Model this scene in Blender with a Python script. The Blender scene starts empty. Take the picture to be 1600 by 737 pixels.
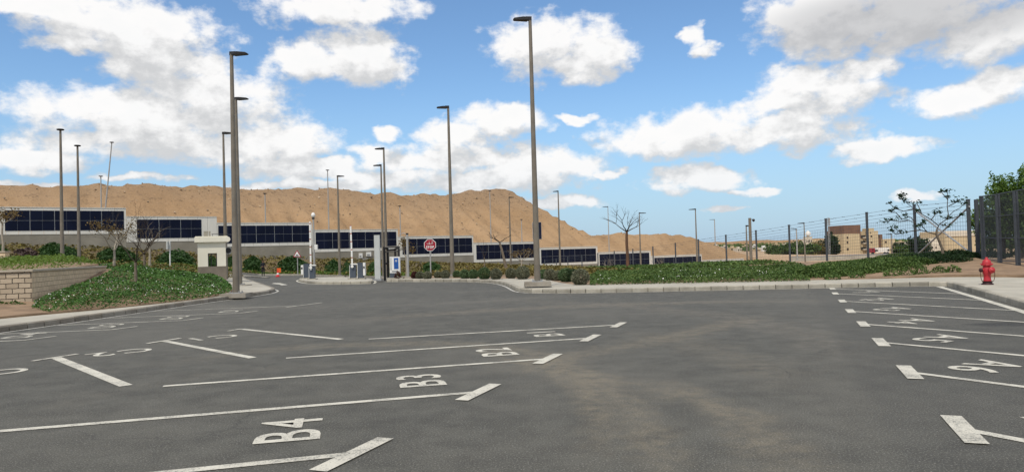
import bpy, bmesh, math, random
import numpy as np
from mathutils import Vector, Matrix, noise as mnoise

# ------------------------------------------------------------------ camera, sky, sun, exposure
SC = bpy.context.scene
COL = SC.collection
FPX = 1130.0                       # focal length in pixels of a 1600 px wide picture
PITCH = math.radians(1.16); ROLL = math.radians(1.604); CAMH = 1.6
cam = bpy.data.cameras.new("camera"); camo = bpy.data.objects.new("camera", cam); COL.objects.link(camo)
cam.sensor_width = 36.0; cam.lens = 36.0 * FPX / 1600.0
cam.clip_start = 0.1; cam.clip_end = 20000.0
ROT = Matrix.Rotation(math.pi/2 + PITCH, 3, 'X') @ Matrix.Rotation(-ROLL, 3, 'Z')
camo.matrix_world = Matrix.Translation((0, 0, CAMH)) @ ROT.to_4x4()
SC.camera = camo
SC.view_settings.view_transform = 'Standard'; SC.view_settings.look = 'None'
SC.view_settings.exposure = 0.0; SC.view_settings.gamma = 1.0
SC.view_settings.use_curve_mapping = False

def ray(x, y): return ROT @ Vector(((x-800)/FPX, -(y-368.5)/FPX, -1.0))
def P(x, y, d):                    # point of the place seen at (x, y), d metres ahead
    r = ray(x, y); return Vector((0, 0, CAMH)) + r*(d/r.y)
def G(x, y, z=0.0):                # point of the place seen at (x, y) on the level z
    r = ray(x, y); return Vector((0, 0, CAMH)) + r*((z-CAMH)/r.z)

SUN_EL = math.radians(56); SUN_AZ = math.radians(-158)       # from the left and a little behind
sun_dir = Vector((math.sin(SUN_AZ)*math.cos(SUN_EL), math.cos(SUN_AZ)*math.cos(SUN_EL), math.sin(SUN_EL)))
sl = bpy.data.lights.new("sun", 'SUN'); slo = bpy.data.objects.new("sun", sl); COL.objects.link(slo)
sl.energy = 2.8; sl.angle = math.radians(1.2); sl.color = (1.0, 0.925, 0.80)
slo.rotation_euler = sun_dir.to_track_quat('Z', 'Y').to_euler()
slo.location = (-20, -10, 60)

class NT:
    """tiny helper for building node trees"""
    def __init__(s, tree): s.t = tree; s.n = tree.nodes; s.l = tree.links
    def put(s, sock, v):
        if v is None: return
        if hasattr(v, 'is_linked') or hasattr(v, 'links'): s.l.new(v, sock)
        else:
            try: sock.default_value = v
            except Exception: sock.default_value = (v[0], v[1], v[2], 1.0) if hasattr(v, '__len__') else (v, v, v)
    def node(s, typ, ins=None, **kw):
        n = s.n.new(typ)
        for k, v in kw.items(): setattr(n, k, v)
        for k, v in (ins or {}).items(): s.put(n.inputs[k], v)
        return n
    def m(s, op, a, b=None, c=None, clamp=False):
        n = s.n.new('ShaderNodeMath'); n.operation = op; n.use_clamp = clamp
        s.put(n.inputs[0], a); s.put(n.inputs[1], b); s.put(n.inputs[2], c); return n.outputs[0]
    def vm(s, op, a, b=None):
        n = s.n.new('ShaderNodeVectorMath'); n.operation = op
        s.put(n.inputs[0], a); s.put(n.inputs[1], b)
        return n.outputs['Value'] if op in ('DOT_PRODUCT', 'LENGTH') else n.outputs[0]
    def ss(s, v, a, b, lo=0.0, hi=1.0):
        n = s.n.new('ShaderNodeMapRange'); n.interpolation_type = 'SMOOTHSTEP'
        s.put(n.inputs[0], v); n.inputs[1].default_value = a; n.inputs[2].default_value = b
        n.inputs[3].default_value = lo; n.inputs[4].default_value = hi; return n.outputs[0]
    def mix(s, f, a, b, typ='MIX'):
        n = s.n.new('ShaderNodeMix'); n.data_type = 'RGBA'; n.blend_type = typ; n.clamp_factor = True
        s.put(n.inputs[0], f); s.put(n.inputs[6], a if not isinstance(a, tuple) or len(a) == 4 else (*a, 1))
        s.put(n.inputs[7], b if not isinstance(b, tuple) or len(b) == 4 else (*b, 1)); return n.outputs[2]
    def noise(s, vec, scale, detail=3, rough=.5, dist=0.0):
        n = s.n.new('ShaderNodeTexNoise'); s.put(n.inputs['Vector'], vec)
        n.inputs['Scale'].default_value = scale; n.inputs['Detail'].default_value = detail
        n.inputs['Roughness'].default_value = rough; n.inputs['Distortion'].default_value = dist
        return n.outputs

world = bpy.data.worlds.new("World"); SC.world = world; world.use_nodes = True
W = NT(world.node_tree); W.n.clear()
SKY_STRENGTH = 0.1
sky = W.node('ShaderNodeTexSky', sky_type='NISHITA', sun_disc=False, sun_elevation=SUN_EL, sun_rotation=SUN_AZ,
             altitude=150.0, air_density=1.0, dust_density=.7, ozone_density=1.2)
# clouds: soft ellipses at fixed directions of the sky (centre x, y, half width, half height), broken by noise
CL = [(205,45,150,52),(60,5,80,24),(110,70,55,22),(260,100,110,45),(530,12,130,34),(480,100,70,38),(560,92,78,48),(600,110,40,26),
      (240,180,215,44),(330,150,120,45),(300,225,240,32),(420,215,100,40),(40,245,85,26),(440,258,70,22),(500,262,60,14),
      (850,75,85,50),(925,75,68,46),(900,110,50,25),(1085,62,17,20),(1105,78,30,13),
      (1400,28,240,56),(1560,45,130,50),(1300,20,140,46),(1270,130,95,34),(1345,110,62,28),(1230,160,70,24),
      (1055,212,132,38),(1110,195,70,32),(1220,208,125,30),(1300,150,90,40),(1490,158,125,28),(1560,130,80,28),(1380,232,82,20),(1345,225,40,16),
      (1085,284,90,20),(1120,272,50,16),(720,205,60,24),(780,190,85,30),(700,245,150,28),(850,255,110,30),(640,275,130,16),
      (770,280,160,22),(602,208,22,11),(900,183,38,9),(880,315,70,13),(1425,300,30,8),(950,268,24,8),(500,287,130,10),
      (220,278,80,8),(40,290,90,8),(580,240,45,15),(1180,297,40,10),(1130,330,30,6)]
def az_el(x, y):
    r = ray(x, y).normalized(); return math.atan2(r.x, r.y), math.asin(r.z)
grp = bpy.data.node_groups.new("cloud_field", 'ShaderNodeTree')
grp.interface.new_socket('p', in_out='INPUT', socket_type='NodeSocketVector')
grp.interface.new_socket('d', in_out='OUTPUT', socket_type='NodeSocketFloat')
g = NT(grp); gi = g.n.new('NodeGroupInput'); go = g.n.new('NodeGroupOutput')
pv = gi.outputs['p']
wn = g.noise(g.vm('MULTIPLY', pv, (1.0, 1.6, 1.0)), 14.0, 4, .55)[1]
warp = g.vm('MULTIPLY', g.vm('SUBTRACT', wn, (.5, .5, .5)), (.075, .05, 0))
q = g.vm('ADD', pv, warp)
acc = None
for cx, cy, rx, ry in CL:
    a, e = az_el(cx, cy); a1, e1 = az_el(cx+rx*1.08, cy); a2, e2 = az_el(cx, cy-ry*1.08)
    v = g.vm('MULTIPLY', g.vm('SUBTRACT', q, (a, e, 0)), (1/abs(a1-a), 1/abs(e2-e), 0))
    f = g.m('SUBTRACT', 1.0, g.vm('DOT_PRODUCT', v, v))
    if acc is None: acc = f
    else: acc = g.m('SMOOTH_MAX', acc, f, 0.25)
# clouds over the unseen rest of the sky, thickened to whiten the ambient light
sx = g.n.new('ShaderNodeSeparateXYZ'); g.l.new(pv, sx.inputs[0])
far = g.ss(g.m('ABSOLUTE', sx.outputs[0]), .70, .85)
hi = g.ss(sx.outputs[1], .42, .52)
outm = g.m('MAXIMUM', far, hi)
oth = g.m('SUBTRACT', g.m('MULTIPLY', g.noise(g.vm('MULTIPLY', pv, (1, 1.8, 1)), 4.0, 3)[0], 6.0), 2.4)
acc = g.m('MAXIMUM', acc, -2.0)
acc = g.m('ADD', g.m('MULTIPLY', acc, g.m('SUBTRACT', 1.0, outm)), g.m('MULTIPLY', oth, outm))
fb = g.noise(g.vm('MULTIPLY', pv, (1.0, 1.35, 1.0)), 30.0, 9, .6)[0]
fb2 = g.noise(g.vm('MULTIPLY', pv, (1.0, 1.5, 1.0)), 9.0, 3, .5)[0]
d = g.m('ADD', g.m('MULTIPLY_ADD', acc, .68, .03), g.m('ADD', g.m('MULTIPLY', g.m('SUBTRACT', fb, .5), 1.65), g.m('MULTIPLY', g.m('SUBTRACT', fb2, .5), .8)))
g.l.new(d, go.inputs['d'])
tc = W.node('ShaderNodeTexCoord')
sp = W.n.new('ShaderNodeSeparateXYZ'); W.l.new(tc.outputs['Generated'], sp.inputs[0])
azn = W.m('ARCTAN2', sp.outputs[0], sp.outputs[1]); eln = W.m('ARCSINE', sp.outputs[2])
cv = W.n.new('ShaderNodeCombineXYZ'); W.l.new(azn, cv.inputs[0]); W.l.new(eln, cv.inputs[1])
def field(off):
    n = W.n.new('ShaderNodeGroup'); n.node_tree = grp
    W.l.new(W.vm('ADD', cv.outputs[0], off), n.inputs[0]); return n.outputs[0]
d0 = field((0, 0, 0)); d1 = field((-.010, .032, 0))
alpha = W.ss(d0, -.13, .50)
lit = W.ss(W.m('SUBTRACT', d0, d1), -.42, .46)
thick = W.ss(d0, .45, 1.0)
k = 1.0/SKY_STRENGTH
edge = W.mix(lit, (.655*k, .66*k, .665*k), (1.01*k, .995*k, .98*k))
core = W.mix(lit, (.585*k, .585*k, .59*k), (.98*k, .975*k, .965*k))
cloudc = W.mix(thick, edge, core)
lowf = W.ss(eln, .0, .16)
cloudc = W.mix(W.m('MULTIPLY', W.m('SUBTRACT', 1.0, lowf), .35), cloudc, (.62*k, .70*k, .80*k))
# heavy grey underside of the big cloud overhead on the right
aB, eB = az_el(1440, 22); vB = W.vm('MULTIPLY', W.vm('SUBTRACT', cv.outputs[0], (aB, eB, 0)), (1/.24, 1/.055, 0))
gb = W.ss(W.vm('DOT_PRODUCT', vB, vB), 1.0, .1)
cloudc = W.mix(W.m('MULTIPLY', gb, .65), cloudc, (.46*k, .46*k, .47*k))
skyc = W.mix(1.0, sky.outputs[0], (1.10, 1.36, 1.55), 'MULTIPLY')
skyc = W.mix(W.ss(eln, .24, -.01, 0.0, .75), skyc, (.38*k, .55*k, .76*k))
fin = W.mix(W.m('MULTIPLY', alpha, .97), skyc, cloudc)
bg = W.node('ShaderNodeBackground', {'Color': fin, 'Strength': SKY_STRENGTH})
wo = W.n.new('ShaderNodeOutputWorld'); W.l.new(bg.outputs[0], wo.inputs[0])
world.cycles.sampling_method = 'MANUAL'; world.cycles.sample_map_resolution = 1024

# ------------------------------------------------------------------ helpers
class MB:
    """collects faces for one mesh object"""
    def __init__(s): s.v = []; s.f = []; s.mi = []; s.sm = []
    def add(s, vs, fs, mi=0, smooth=False):
        o = len(s.v); s.v += [tuple(v) for v in vs]
        for f in fs: s.f.append(tuple(o+i for i in f)); s.mi.append(mi); s.sm.append(smooth)
        return s
    def box(s, c, size, rz=0.0, mi=0, M=None, taper=1.0):
        hx, hy, hz = size[0]/2, size[1]/2, size[2]/2
        vs = [Vector((x*(taper if z > 0 else 1), y*(taper if z > 0 else 1), z)) for z in (-hz, hz) for x, y in ((-hx,-hy),(hx,-hy),(hx,hy),(-hx,hy))]
        R = M if M is not None else Matrix.Rotation(rz, 3, 'Z')
        c = Vector(c)
        return s.add([R @ v + c for v in vs], [(3,2,1,0),(4,5,6,7),(0,1,5,4),(1,2,6,5),(2,3,7,6),(3,0,4,7)], mi)
    def tube(s, pts, rad, n=8, mi=0, smooth=True, caps=True):
        pts = [Vector(p) for p in pts]
        if not hasattr(rad, '__len__'): rad = [rad]*len(pts)
        vs = []; up = None
        for i, p in enumerate(pts):
            t = (pts[min(i+1, len(pts)-1)] - pts[max(i-1, 0)])
            t = t.normalized() if t.length > 1e-9 else Vector((0,0,1))
            a = t.cross(Vector((0,0,1)) if abs(t.z) < .9 else Vector((0,1,0))).normalized()
            if up is not None and a.dot(up) < 0: a = -a
            up = a; b = t.cross(a)
            for k in range(n):
                an = 2*math.pi*k/n
                vs.append(p + (a*math.cos(an) + b*math.sin(an))*rad[i])
        fs = []
        for i in range(len(pts)-1):
            for k in range(n):
                k2 = (k+1) % n
                fs.append((i*n+k, (i+1)*n+k, (i+1)*n+k2, i*n+k2))
        s.add(vs, fs, mi, smooth)
        if caps:
            s.add(vs[:n], [tuple(range(n))], mi); s.add(vs[-n:], [tuple(reversed(range(n)))], mi)
        return s
    def lathe(s, c, prof, n=16, mi=0, smooth=True, M=None):
        c = Vector(c); vs = []
        for r, z in prof:
            for k in range(n):
                a = 2*math.pi*k/n; v = Vector((r*math.cos(a), r*math.sin(a), z))
                vs.append((M @ v if M is not None else v) + c)
        fs = []
        for i in range(len(prof)-1):
            for k in range(n):
                k2 = (k+1) % n; fs.append((i*n+k, i*n+k2, (i+1)*n+k2, (i+1)*n+k))
        s.add(vs, fs, mi, smooth)
        s.add(vs[:n], [tuple(reversed(range(n)))], mi); s.add(vs[-n:], [tuple(range(n))], mi)
        return s
    def prism(s, poly, z0, z1, mi=0, fn=None):
        n = len(poly)
        vs = [(x, y, z0) for x, y in poly] + [(x, y, z1) for x, y in poly]
        if fn: vs = [fn(Vector(v)) for v in vs]
        fs = [tuple(reversed(range(n))), tuple(range(n, 2*n))] + [(i, (i+1) % n, n+(i+1) % n, n+i) for i in range(n)]
        return s.add(vs, fs, mi)
    def build(s, name, mats, parent=None, loc=None):
        me = bpy.data.meshes.new(name)
        off = Vector(loc) if loc is not None else (parent_world(parent) if parent is not None else Vector((0,0,0)))
        me.from_pydata([tuple(Vector(v)-off) for v in s.v], [], s.f)
        ms = mats if isinstance(mats, (list, tuple)) else [mats]
        for m_ in ms: me.materials.append(m_)
        me.polygons.foreach_set('material_index', s.mi); me.polygons.foreach_set('use_smooth', s.sm)
        me.update()
        o = bpy.data.objects.new(name, me); COL.objects.link(o)
        if parent is not None:
            o.parent = parent
            o.location = off - parent_world(parent)
        else: o.location = off
        return o
def parent_world(o):
    w = Vector((0,0,0))
    while o is not None: w += o.location; o = o.parent
    return w
def tag(o, label=None, cat=None, group=None, kind=None):
    if label: o['label'] = label
    if cat: o['category'] = cat
    if group: o['group'] = group
    if kind: o['kind'] = kind
    return o
def thing(name, loc, label, cat, group=None):
    o = bpy.data.objects.new(name, None); COL.objects.link(o); o.location = loc; o.empty_display_size = .2
    return tag(o, label, cat, group)
def copy_tree(o, parent=None, loc=None):
    c = o.copy(); COL.objects.link(c)
    if parent is not None: c.parent = parent
    if loc is not None: c.location = loc
    for ch in list(o.children): copy_tree(ch, c)
    return c

# ------------------------------------------------------------------ materials
def new_mat(name):
    m = bpy.data.materials.new(name); m.use_nodes = True; t = NT(m.node_tree)
    b = t.n['Principled BSDF']; return m, t, b
def mat(name, c1, c2=None, scale=3.0, rough=.75, bump=0.0, bscale=None, detail=5, metal=0.0, spec=.4, island=0.0, lo=.35, hi=.65, coord='Object'):
    m, t, b = new_mat(name)
    co = t.n.new('ShaderNodeTexCoord').outputs[coord]
    c = (*c1, 1)
    if c2 is not None:
        nz = t.noise(co, scale, detail, .6)[0]
        c = t.mix(t.ss(nz, lo, hi), c1, c2)
    if island:
        ge = t.n.new('ShaderNodeNewGeometry').outputs['Random Per Island']
        fac = t.m('ADD', 1-island, t.m('MULTIPLY', ge, 2*island))
        hv = t.n.new('ShaderNodeHueSaturation'); t.put(hv.inputs['Value'], fac); t.put(hv.inputs['Color'], c); c = hv.outputs[0]
    t.put(b.inputs['Base Color'], c)
    b.inputs['Roughness'].default_value = rough; b.inputs['Metallic'].default_value = metal
    b.inputs['Specular IOR Level'].default_value = spec
    if bump:
        nb = t.noise(co, bscale or scale*4, 4, .6)[0]
        bn = t.node('ShaderNodeBump', {'Height': nb, 'Strength': bump, 'Distance': .05}); t.l.new(bn.outputs[0], b.inputs['Normal'])
    return m
def leaf_mat(name, cols, trans=.25, rough=.6):
    m, t, b = new_mat(name)
    ge = t.n.new('ShaderNodeNewGeometry').outputs['Random Per Island']
    pos = t.n.new('ShaderNodeNewGeometry').outputs['Position']
    r = t.n.new('ShaderNodeValToRGB'); el = r.color_ramp.elements
    while len(el) < len(cols): el.new(.5)
    for i, c in enumerate(cols): el[i].position = i/(len(cols)-1); el[i].color = (*c, 1)
    nz = t.noise(pos, .45, 3)[0]
    t.l.new(t.m('ADD', t.m('MULTIPLY', ge, .62), t.m('MULTIPLY', t.m('SUBTRACT', nz, .3), .9), clamp=True), r.inputs[0])
    t.l.new(r.outputs[0], b.inputs['Base Color']); b.inputs['Roughness'].default_value = rough
    b.inputs['Specular IOR Level'].default_value = .3
    tr = t.node('ShaderNodeBsdfTranslucent', {'Color': r.outputs[0]})
    mx = t.node('ShaderNodeMixShader', {0: trans, 1: b.outputs[0], 2: tr.outputs[0]})
    t.l.new(mx.outputs[0], t.n['Material Output'].inputs[0])
    return m

def asphalt_mat():
    m, t, b = new_mat('asphalt')
    pos = t.n.new('ShaderNodeNewGeometry').outputs['Position']
    fine = t.noise(pos, 62.0, 3, .8)[0]
    mid = t.noise(pos, 2.1, 5, .65)[0]
    big = t.noise(pos, .16, 4, .6)[0]
    c = t.mix(t.ss(mid, .3, .7), (.056, .0545, .047), (.094, .092, .079))
    c = t.mix(t.m('MULTIPLY', t.ss(big, .42, .68), .55), c, (.12, .114, .097))
    # dusty tyre tracks swinging through the aisle: arcs through three places of the ground
    def track(p1, p2, p3, w, amt, c, col=(.205, .175, .125), n0=.28):
        a, b_, d_ = [Vector((*G(*p)[:2], 0)) for p in (p1, p2, p3)]
        D = 2*(a.x*(b_.y-d_.y)+b_.x*(d_.y-a.y)+d_.x*(a.y-b_.y)); A2, B2, D2 = a.dot(a), b_.dot(b_), d_.dot(d_)
        ce = Vector(((A2*(b_.y-d_.y)+B2*(d_.y-a.y)+D2*(a.y-b_.y))/D, (A2*(d_.x-b_.x)+B2*(a.x-d_.x)+D2*(b_.x-a.x))/D, 0)); r = (a-ce).length
        flat = t.vm('MULTIPLY', pos, (1, 1, 0))
        rr = t.m('ABSOLUTE', t.m('SUBTRACT', t.vm('LENGTH', t.vm('SUBTRACT', flat, tuple(ce))), r))
        wob = t.m('ADD', rr, t.m('MULTIPLY', t.m('SUBTRACT', t.noise(pos, 1.7, 4)[0], .5), w*1.5))
        span = max((a-b_).length, (d_-b_).length)*1.25; mid_ = (a+d_)*.5
        f = t.m('MULTIPLY', t.ss(wob, w, 0.0), t.ss(t.noise(pos, 4.5, 5, .75)[0], n0, .72))
        f = t.m('MULTIPLY', f, t.ss(t.vm('LENGTH', t.vm('SUBTRACT', flat, tuple(mid_))), span, span*.45))
        return t.mix(t.m('MULTIPLY', f, amt), c, col)
    c = track((780, 556), (900, 604), (938, 700), .30, .66, c); c = track((850, 562), (985, 632), (1035, 715), .36, .62, c)
    c = track((900, 585), (1080, 620), (1250, 737), .46, .50, c); c = track((860, 562), (1000, 535), (1170, 500), .60, .60, c)
    c = track((430, 545), (640, 536), (860, 560), .65, .60, c); c = track((1000, 520), (1110, 545), (1230, 600), .8, .5, c, (.16, .14, .105)); c = track((560, 500), (900, 478), (1250, 470), .9, .62, c, (.21, .18, .135))
    c = track((800, 470), (1100, 490), (1330, 560), .9, .40, c, (.20, .175, .14)); c = track((300, 470), (500, 480), (760, 470), .8, .35, c, (.19, .175, .145))
    c = track((1050, 600), (1130, 640), (1160, 720), .3, .4, c); c = track((60, 640), (300, 590), (520, 570), .5, .3, c, (.17, .155, .125))
    # the paving lane under the right bays was laid separately and is darker
    g1 = G(1352, 560); nrm = Vector((math.cos(math.radians(20.8)), -math.sin(math.radians(20.8)), 0))
    sd = t.m('ADD', t.vm('DOT_PRODUCT', pos, tuple(nrm)), t.m('MULTIPLY', t.m('SUBTRACT', t.noise(pos, 1.2, 3)[0], .5), .25))
    c = t.mix(t.ss(sd, g1.dot(nrm)-.35, g1.dot(nrm)-.1, 0, .26), c, (.045, .045, .042))
    # long dark patch with a ragged edge between two of the right bays
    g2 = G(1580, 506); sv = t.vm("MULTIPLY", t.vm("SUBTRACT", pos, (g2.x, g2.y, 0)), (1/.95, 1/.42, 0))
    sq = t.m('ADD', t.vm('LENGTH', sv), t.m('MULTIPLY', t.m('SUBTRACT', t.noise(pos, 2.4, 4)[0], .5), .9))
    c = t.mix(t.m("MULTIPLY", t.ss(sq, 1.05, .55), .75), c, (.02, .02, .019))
    # hairline cracks
    vc = t.node('ShaderNodeTexVoronoi', {'Vector': t.vm('ADD', pos, t.vm('MULTIPLY', t.noise(pos, 1.1, 4)[1], (.8, .8, 0))), 'Scale': .22}, feature='DISTANCE_TO_EDGE')
    c = t.mix(t.m('MULTIPLY', t.ss(vc.outputs['Distance'], .0035, .001), t.ss(t.noise(pos, .35, 2)[0], .5, .6, 0, .4)), c, (.03, .03, .028))
    # dark oil spots
    sp = t.noise(pos, .8, 2, .5, 0)[0]
    c = t.mix(t.m('MULTIPLY', t.ss(sp, .68, .78), .45), c, (.06, .06, .058))
    # aggregate: light and dark stones
    c = t.mix(t.m('MULTIPLY', t.ss(fine, .54, .70), .75), c, (.36, .35, .315))
    c = t.mix(t.m('MULTIPLY', t.ss(fine, .47, .32), .8), c, (.022, .022, .020))
    vor = t.node('ShaderNodeTexVoronoi', {'Vector': pos, 'Scale': 38.0})
    c = t.mix(t.m('MULTIPLY', t.ss(vor.outputs['Distance'], .16, .05), .35), c, (.24, .235, .215))
    t.l.new(c, b.inputs['Base Color']); b.inputs['Roughness'].default_value = .80; b.inputs['Specular IOR Level'].default_value = .34
    bn = t.node('ShaderNodeBump', {'Height': fine, 'Strength': .5, 'Distance': .01}); t.l.new(bn.outputs[0], b.inputs['Normal'])
    return m
def paint_mat(name, col, wear=.62, dark=(.13, .13, .125)):
    m, t, b = new_mat(name)
    pos = t.n.new('ShaderNodeNewGeometry').outputs['Position']
    a = t.noise(pos, 60.0, 3, .7)[0]; bb = t.noise(pos, 3.0, 4, .6)[0]
    f = t.m('MULTIPLY', t.ss(t.m('ADD', a, t.m('MULTIPLY', t.m('SUBTRACT', bb, .5), .5)), wear-.06, wear+.06), .75)
    c = t.mix(t.ss(bb, .3, .75), col, tuple(x*.80 for x in col))
    c = t.mix(f, c, dark)
    t.l.new(c, b.inputs['Base Color']); b.inputs['Roughness'].default_value = .8; b.inputs['Specular IOR Level'].default_value = .2
    return m
def sand_mat(name, ca, cb, cc):
    m, t, b = new_mat(name)
    pos = t.n.new('ShaderNodeNewGeometry').outputs['Position']
    n1 = t.noise(pos, .09, 6, .65)[0]; n2 = t.noise(t.vm('MULTIPLY', pos, (1, 1, .35)), .9, 6, .7)[0]; n3 = t.noise(pos, 4.0, 4, .7)[0]
    c = t.mix(t.ss(n1, .38, .62), ca, cb)
    sx = t.n.new('ShaderNodeSeparateXYZ'); t.l.new(pos, sx.inputs[0])
    hz = t.ss(t.m('ADD', sx.outputs[2], t.m('MULTIPLY', n1, 8)), 12, 19)
    c = t.mix(t.m('MULTIPLY', hz, .75), c, cc)
    c = t.mix(t.m('MULTIPLY', t.ss(n2, .54, .66), t.m('ADD', .35, t.m('MULTIPLY', hz, .55))), c, tuple(x*.48 for x in cc))
    n5 = t.noise(t.vm('MULTIPLY', pos, (1, 1, .8)), 2.6, 4, .75)[0]
    c = t.mix(t.m('MULTIPLY', t.ss(n5, .57, .67), t.m('ADD', .06, t.m('MULTIPLY', hz, .55))), c, tuple(x*.40 for x in cc))
    n4 = t.noise(t.vm('MULTIPLY', pos, (.5, .5, 1.6)), .55, 5, .75)[0]
    c = t.mix(t.m('MULTIPLY', t.ss(n4, .55, .70), .5), c, tuple(x*.62 for x in cc))
    c = t.mix(t.m('MULTIPLY', t.ss(n3, .60, .70), t.m('ADD', .15, t.m('MULTIPLY', hz, .30))), c, (.52, .43, .33))
    t.l.new(c, b.inputs['Base Color']); b.inputs['Roughness'].default_value = .95; b.inputs['Specular IOR Level'].default_value = .1
    bn = t.node('ShaderNodeBump', {'Height': t.m('ADD', n2, t.m('MULTIPLY', n3, .4)), 'Strength': .7, 'Distance': .35}); t.l.new(bn.outputs[0], b.inputs['Normal'])
    return m

M = {}
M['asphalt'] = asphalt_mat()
M['paint'] = paint_mat('white_road_paint', (.58, .56, .49), .585)
M['edge_paint'] = paint_mat('worn_edge_paint', (.55, .54, .50), .57)
M['pave'] = mat('concrete_paving', (.345, .325, .275), (.43, .405, .345), .7, .9, .25, 30)
M['kerb'] = mat('kerb_stone', (.28, .26, .215), (.37, .345, .29), 2.2, .9, .35, 25, island=.24)
M['kerb_brown'] = mat('dusty_kerb_stone', (.20, .175, .14), (.29, .265, .225), 1.5, .9, .35, 25, island=.15)
M['soil'] = mat('brown_soil', (.20, .135, .085), (.30, .205, .13), 1.2, .95, .5, 14)
M['bank_soil'] = mat('dry_bank_soil', (.10, .085, .045), (.17, .12, .065), .35, .95, .5, 5)
M['sand'] = sand_mat('hill_sand', (.315, .205, .115), (.375, .25, .145), (.265, .185, .12))
M['flat_sand'] = mat('flat_sand', (.38, .26, .155), (.46, .325, .20), .06, .95, .3, .8)
M['pole'] = mat('grey_pole_paint', (.15, .13, .102), (.19, .166, .132), 2.0, .5, spec=.5)
M['pole_pale'] = mat('galvanised_pole', (.30, .30, .295), (.36, .36, .35), 2.0, .5, spec=.5)
M['dark'] = mat('dark_metal', (.012, .012, .013), (.02, .02, .022), 5, .5)
M['fence'] = mat('slate_fence_paint', (.055, .065, .078), (.07, .08, .095), 3, .5)
M['galv'] = mat('galvanised_steel', (.30, .31, .32), (.38, .39, .40), 6, .45, metal=.3)
M['white_clad'] = mat('cream_cladding', (.66, .65, .60), (.72, .71, .66), .5, .6)
M['concrete'] = mat('grey_board_concrete', (.215, .20, .165), (.29, .27, .225), .35, .9, .3, 3)
M['panel'] = mat('solar_glass', (.003, .006, .020), (.005, .009, .030), .4, .28, spec=.12)
M['panel_frame'] = mat('panel_frame', (.16, .18, .21), None, rough=.4)
M['cream'] = mat('cream_render', (.72, .69, .58), (.78, .75, .64), .9, .8, .1, 30)
M['brown_render'] = mat('brown_render', (.17, .145, .115), (.215, .185, .15), 1.5, .85, .15, 30)
M['block_end'] = None
M['red'] = mat('hydrant_red', (.36, .012, .022), (.45, .02, .03), 9, .5, spec=.5)
M['darkred'] = mat('dark_flange', (.03, .006, .008), None, rough=.6)
M['cabinet'] = mat('slate_cabinet', (.062, .078, .105), (.075, .092, .12), 3, .45)
M['white'] = mat('white_metal', (.70, .70, .68), (.77, .77, .75), 3, .5)
M['grey_slab'] = mat('pale_grey_slab', (.44, .46, .45), (.50, .52, .51), 2, .55)
M['sign_red'] = mat('sign_red', (.30, .008, .024), None, rough=.45)
M['boom_band'] = mat('faded_red_band', (.36, .12, .08), None, rough=.6)
M['sign_blue'] = mat('poster_blue', (.012, .075, .30), (.02, .10, .36), 3, .4)
M['navy'] = mat('navy_sign', (.012, .02, .065), None, rough=.5)
M['orange'] = mat('orange_plastic', (.72, .12, .02), None, rough=.5)
M['cone_red'] = mat('red_plastic', (.62, .025, .03), None, rough=.5)
M['cloth_dark'] = mat('navy_black_clothing', (.010, .011, .018), (.018, .019, .028), 8, .9)
M['skin'] = mat('skin', (.28, .15, .09), None, rough=.6)
M['hair'] = mat('dark_hair', (.012, .010, .009), None, rough=.7)
M['shoe'] = mat('black_shoes', (.012, .012, .012), None, rough=.5)
M['bark'] = mat('grey_bark', (.13, .105, .08), (.20, .165, .125), 6, .95, .4, 30)
M['bark_red'] = mat('red_brown_bark', (.15, .075, .045), (.10, .06, .04), 2, .95, .4, 30)
M['bark_pale'] = mat('pale_bark', (.30, .265, .21), (.36, .32, .26), 5, .9, .3, 30)
M['twig'] = mat('dark_twigs', (.04, .03, .023), (.065, .05, .036), 5, .95)
M['leaf_cover'] = leaf_mat('carpet_leaves', [(.018, .05, .012), (.042, .11, .022), (.08, .18, .034), (.12, .235, .055)])
M['leaf_right'] = leaf_mat('bed_leaves', [(.022, .048, .012), (.055, .11, .024), (.10, .165, .038), (.155, .21, .065)])
M['leaf_dark'] = leaf_mat('dark_leaves', [(.008, .025, .009), (.016, .042, .012), (.03, .07, .018)])
M['leaf_mound'] = leaf_mat('mound_leaves', [(.014, .04, .010), (.03, .075, .016), (.06, .115, .028)])
M['leaf_bright'] = leaf_mat('bright_hedge_leaves', [(.06, .115, .018), (.11, .19, .03), (.17, .26, .045)], .35)
M['leaf_yellow'] = leaf_mat('dry_yellow_plants', [(.07, .055, .018), (.13, .11, .03), (.18, .15, .035), (.13, .075, .04)], .15)
M['leaf_purple'] = leaf_mat('purple_grey_plants', [(.05, .035, .035), (.09, .06, .055), (.12, .085, .06)], .15)
M['leaf_shrub'] = leaf_mat('olive_shrub_leaves', [(.08, .085, .055), (.14, .15, .095), (.21, .22, .14), (.17, .12, .095)], .15)
M['leaf_shrub_g'] = leaf_mat('green_shrub_leaves', [(.045, .085, .032), (.09, .15, .06), (.17, .22, .12)], .15)
M['leaf_redbush'] = leaf_mat('red_brown_bush', [(.05, .015, .014), (.09, .03, .025), (.12, .05, .03)], .15)
M['leaf_tree'] = leaf_mat('tree_leaves', [(.03, .065, .014), (.08, .155, .028), (.15, .25, .045), (.25, .36, .08)], .35)
M['leaf_clump'] = leaf_mat('clump_leaves', [(.008, .025, .012), (.018, .05, .02), (.035, .08, .03)], .2)
M['leaf_autumn'] = leaf_mat('brown_yellow_leaves', [(.09, .06, .02), (.16, .11, .04), (.22, .16, .06)], .25)
M['flower'] = mat('white_petals', (.80, .80, .76), None, rough=.7)
M['rock'] = mat('rubble_rock', (.25, .18, .12), (.42, .34, .25), .8, .95, .4, 8, island=.45)
M['far_tan'] = mat('tan_render', (.50, .405, .26), (.57, .465, .30), .15, .9)
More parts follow.
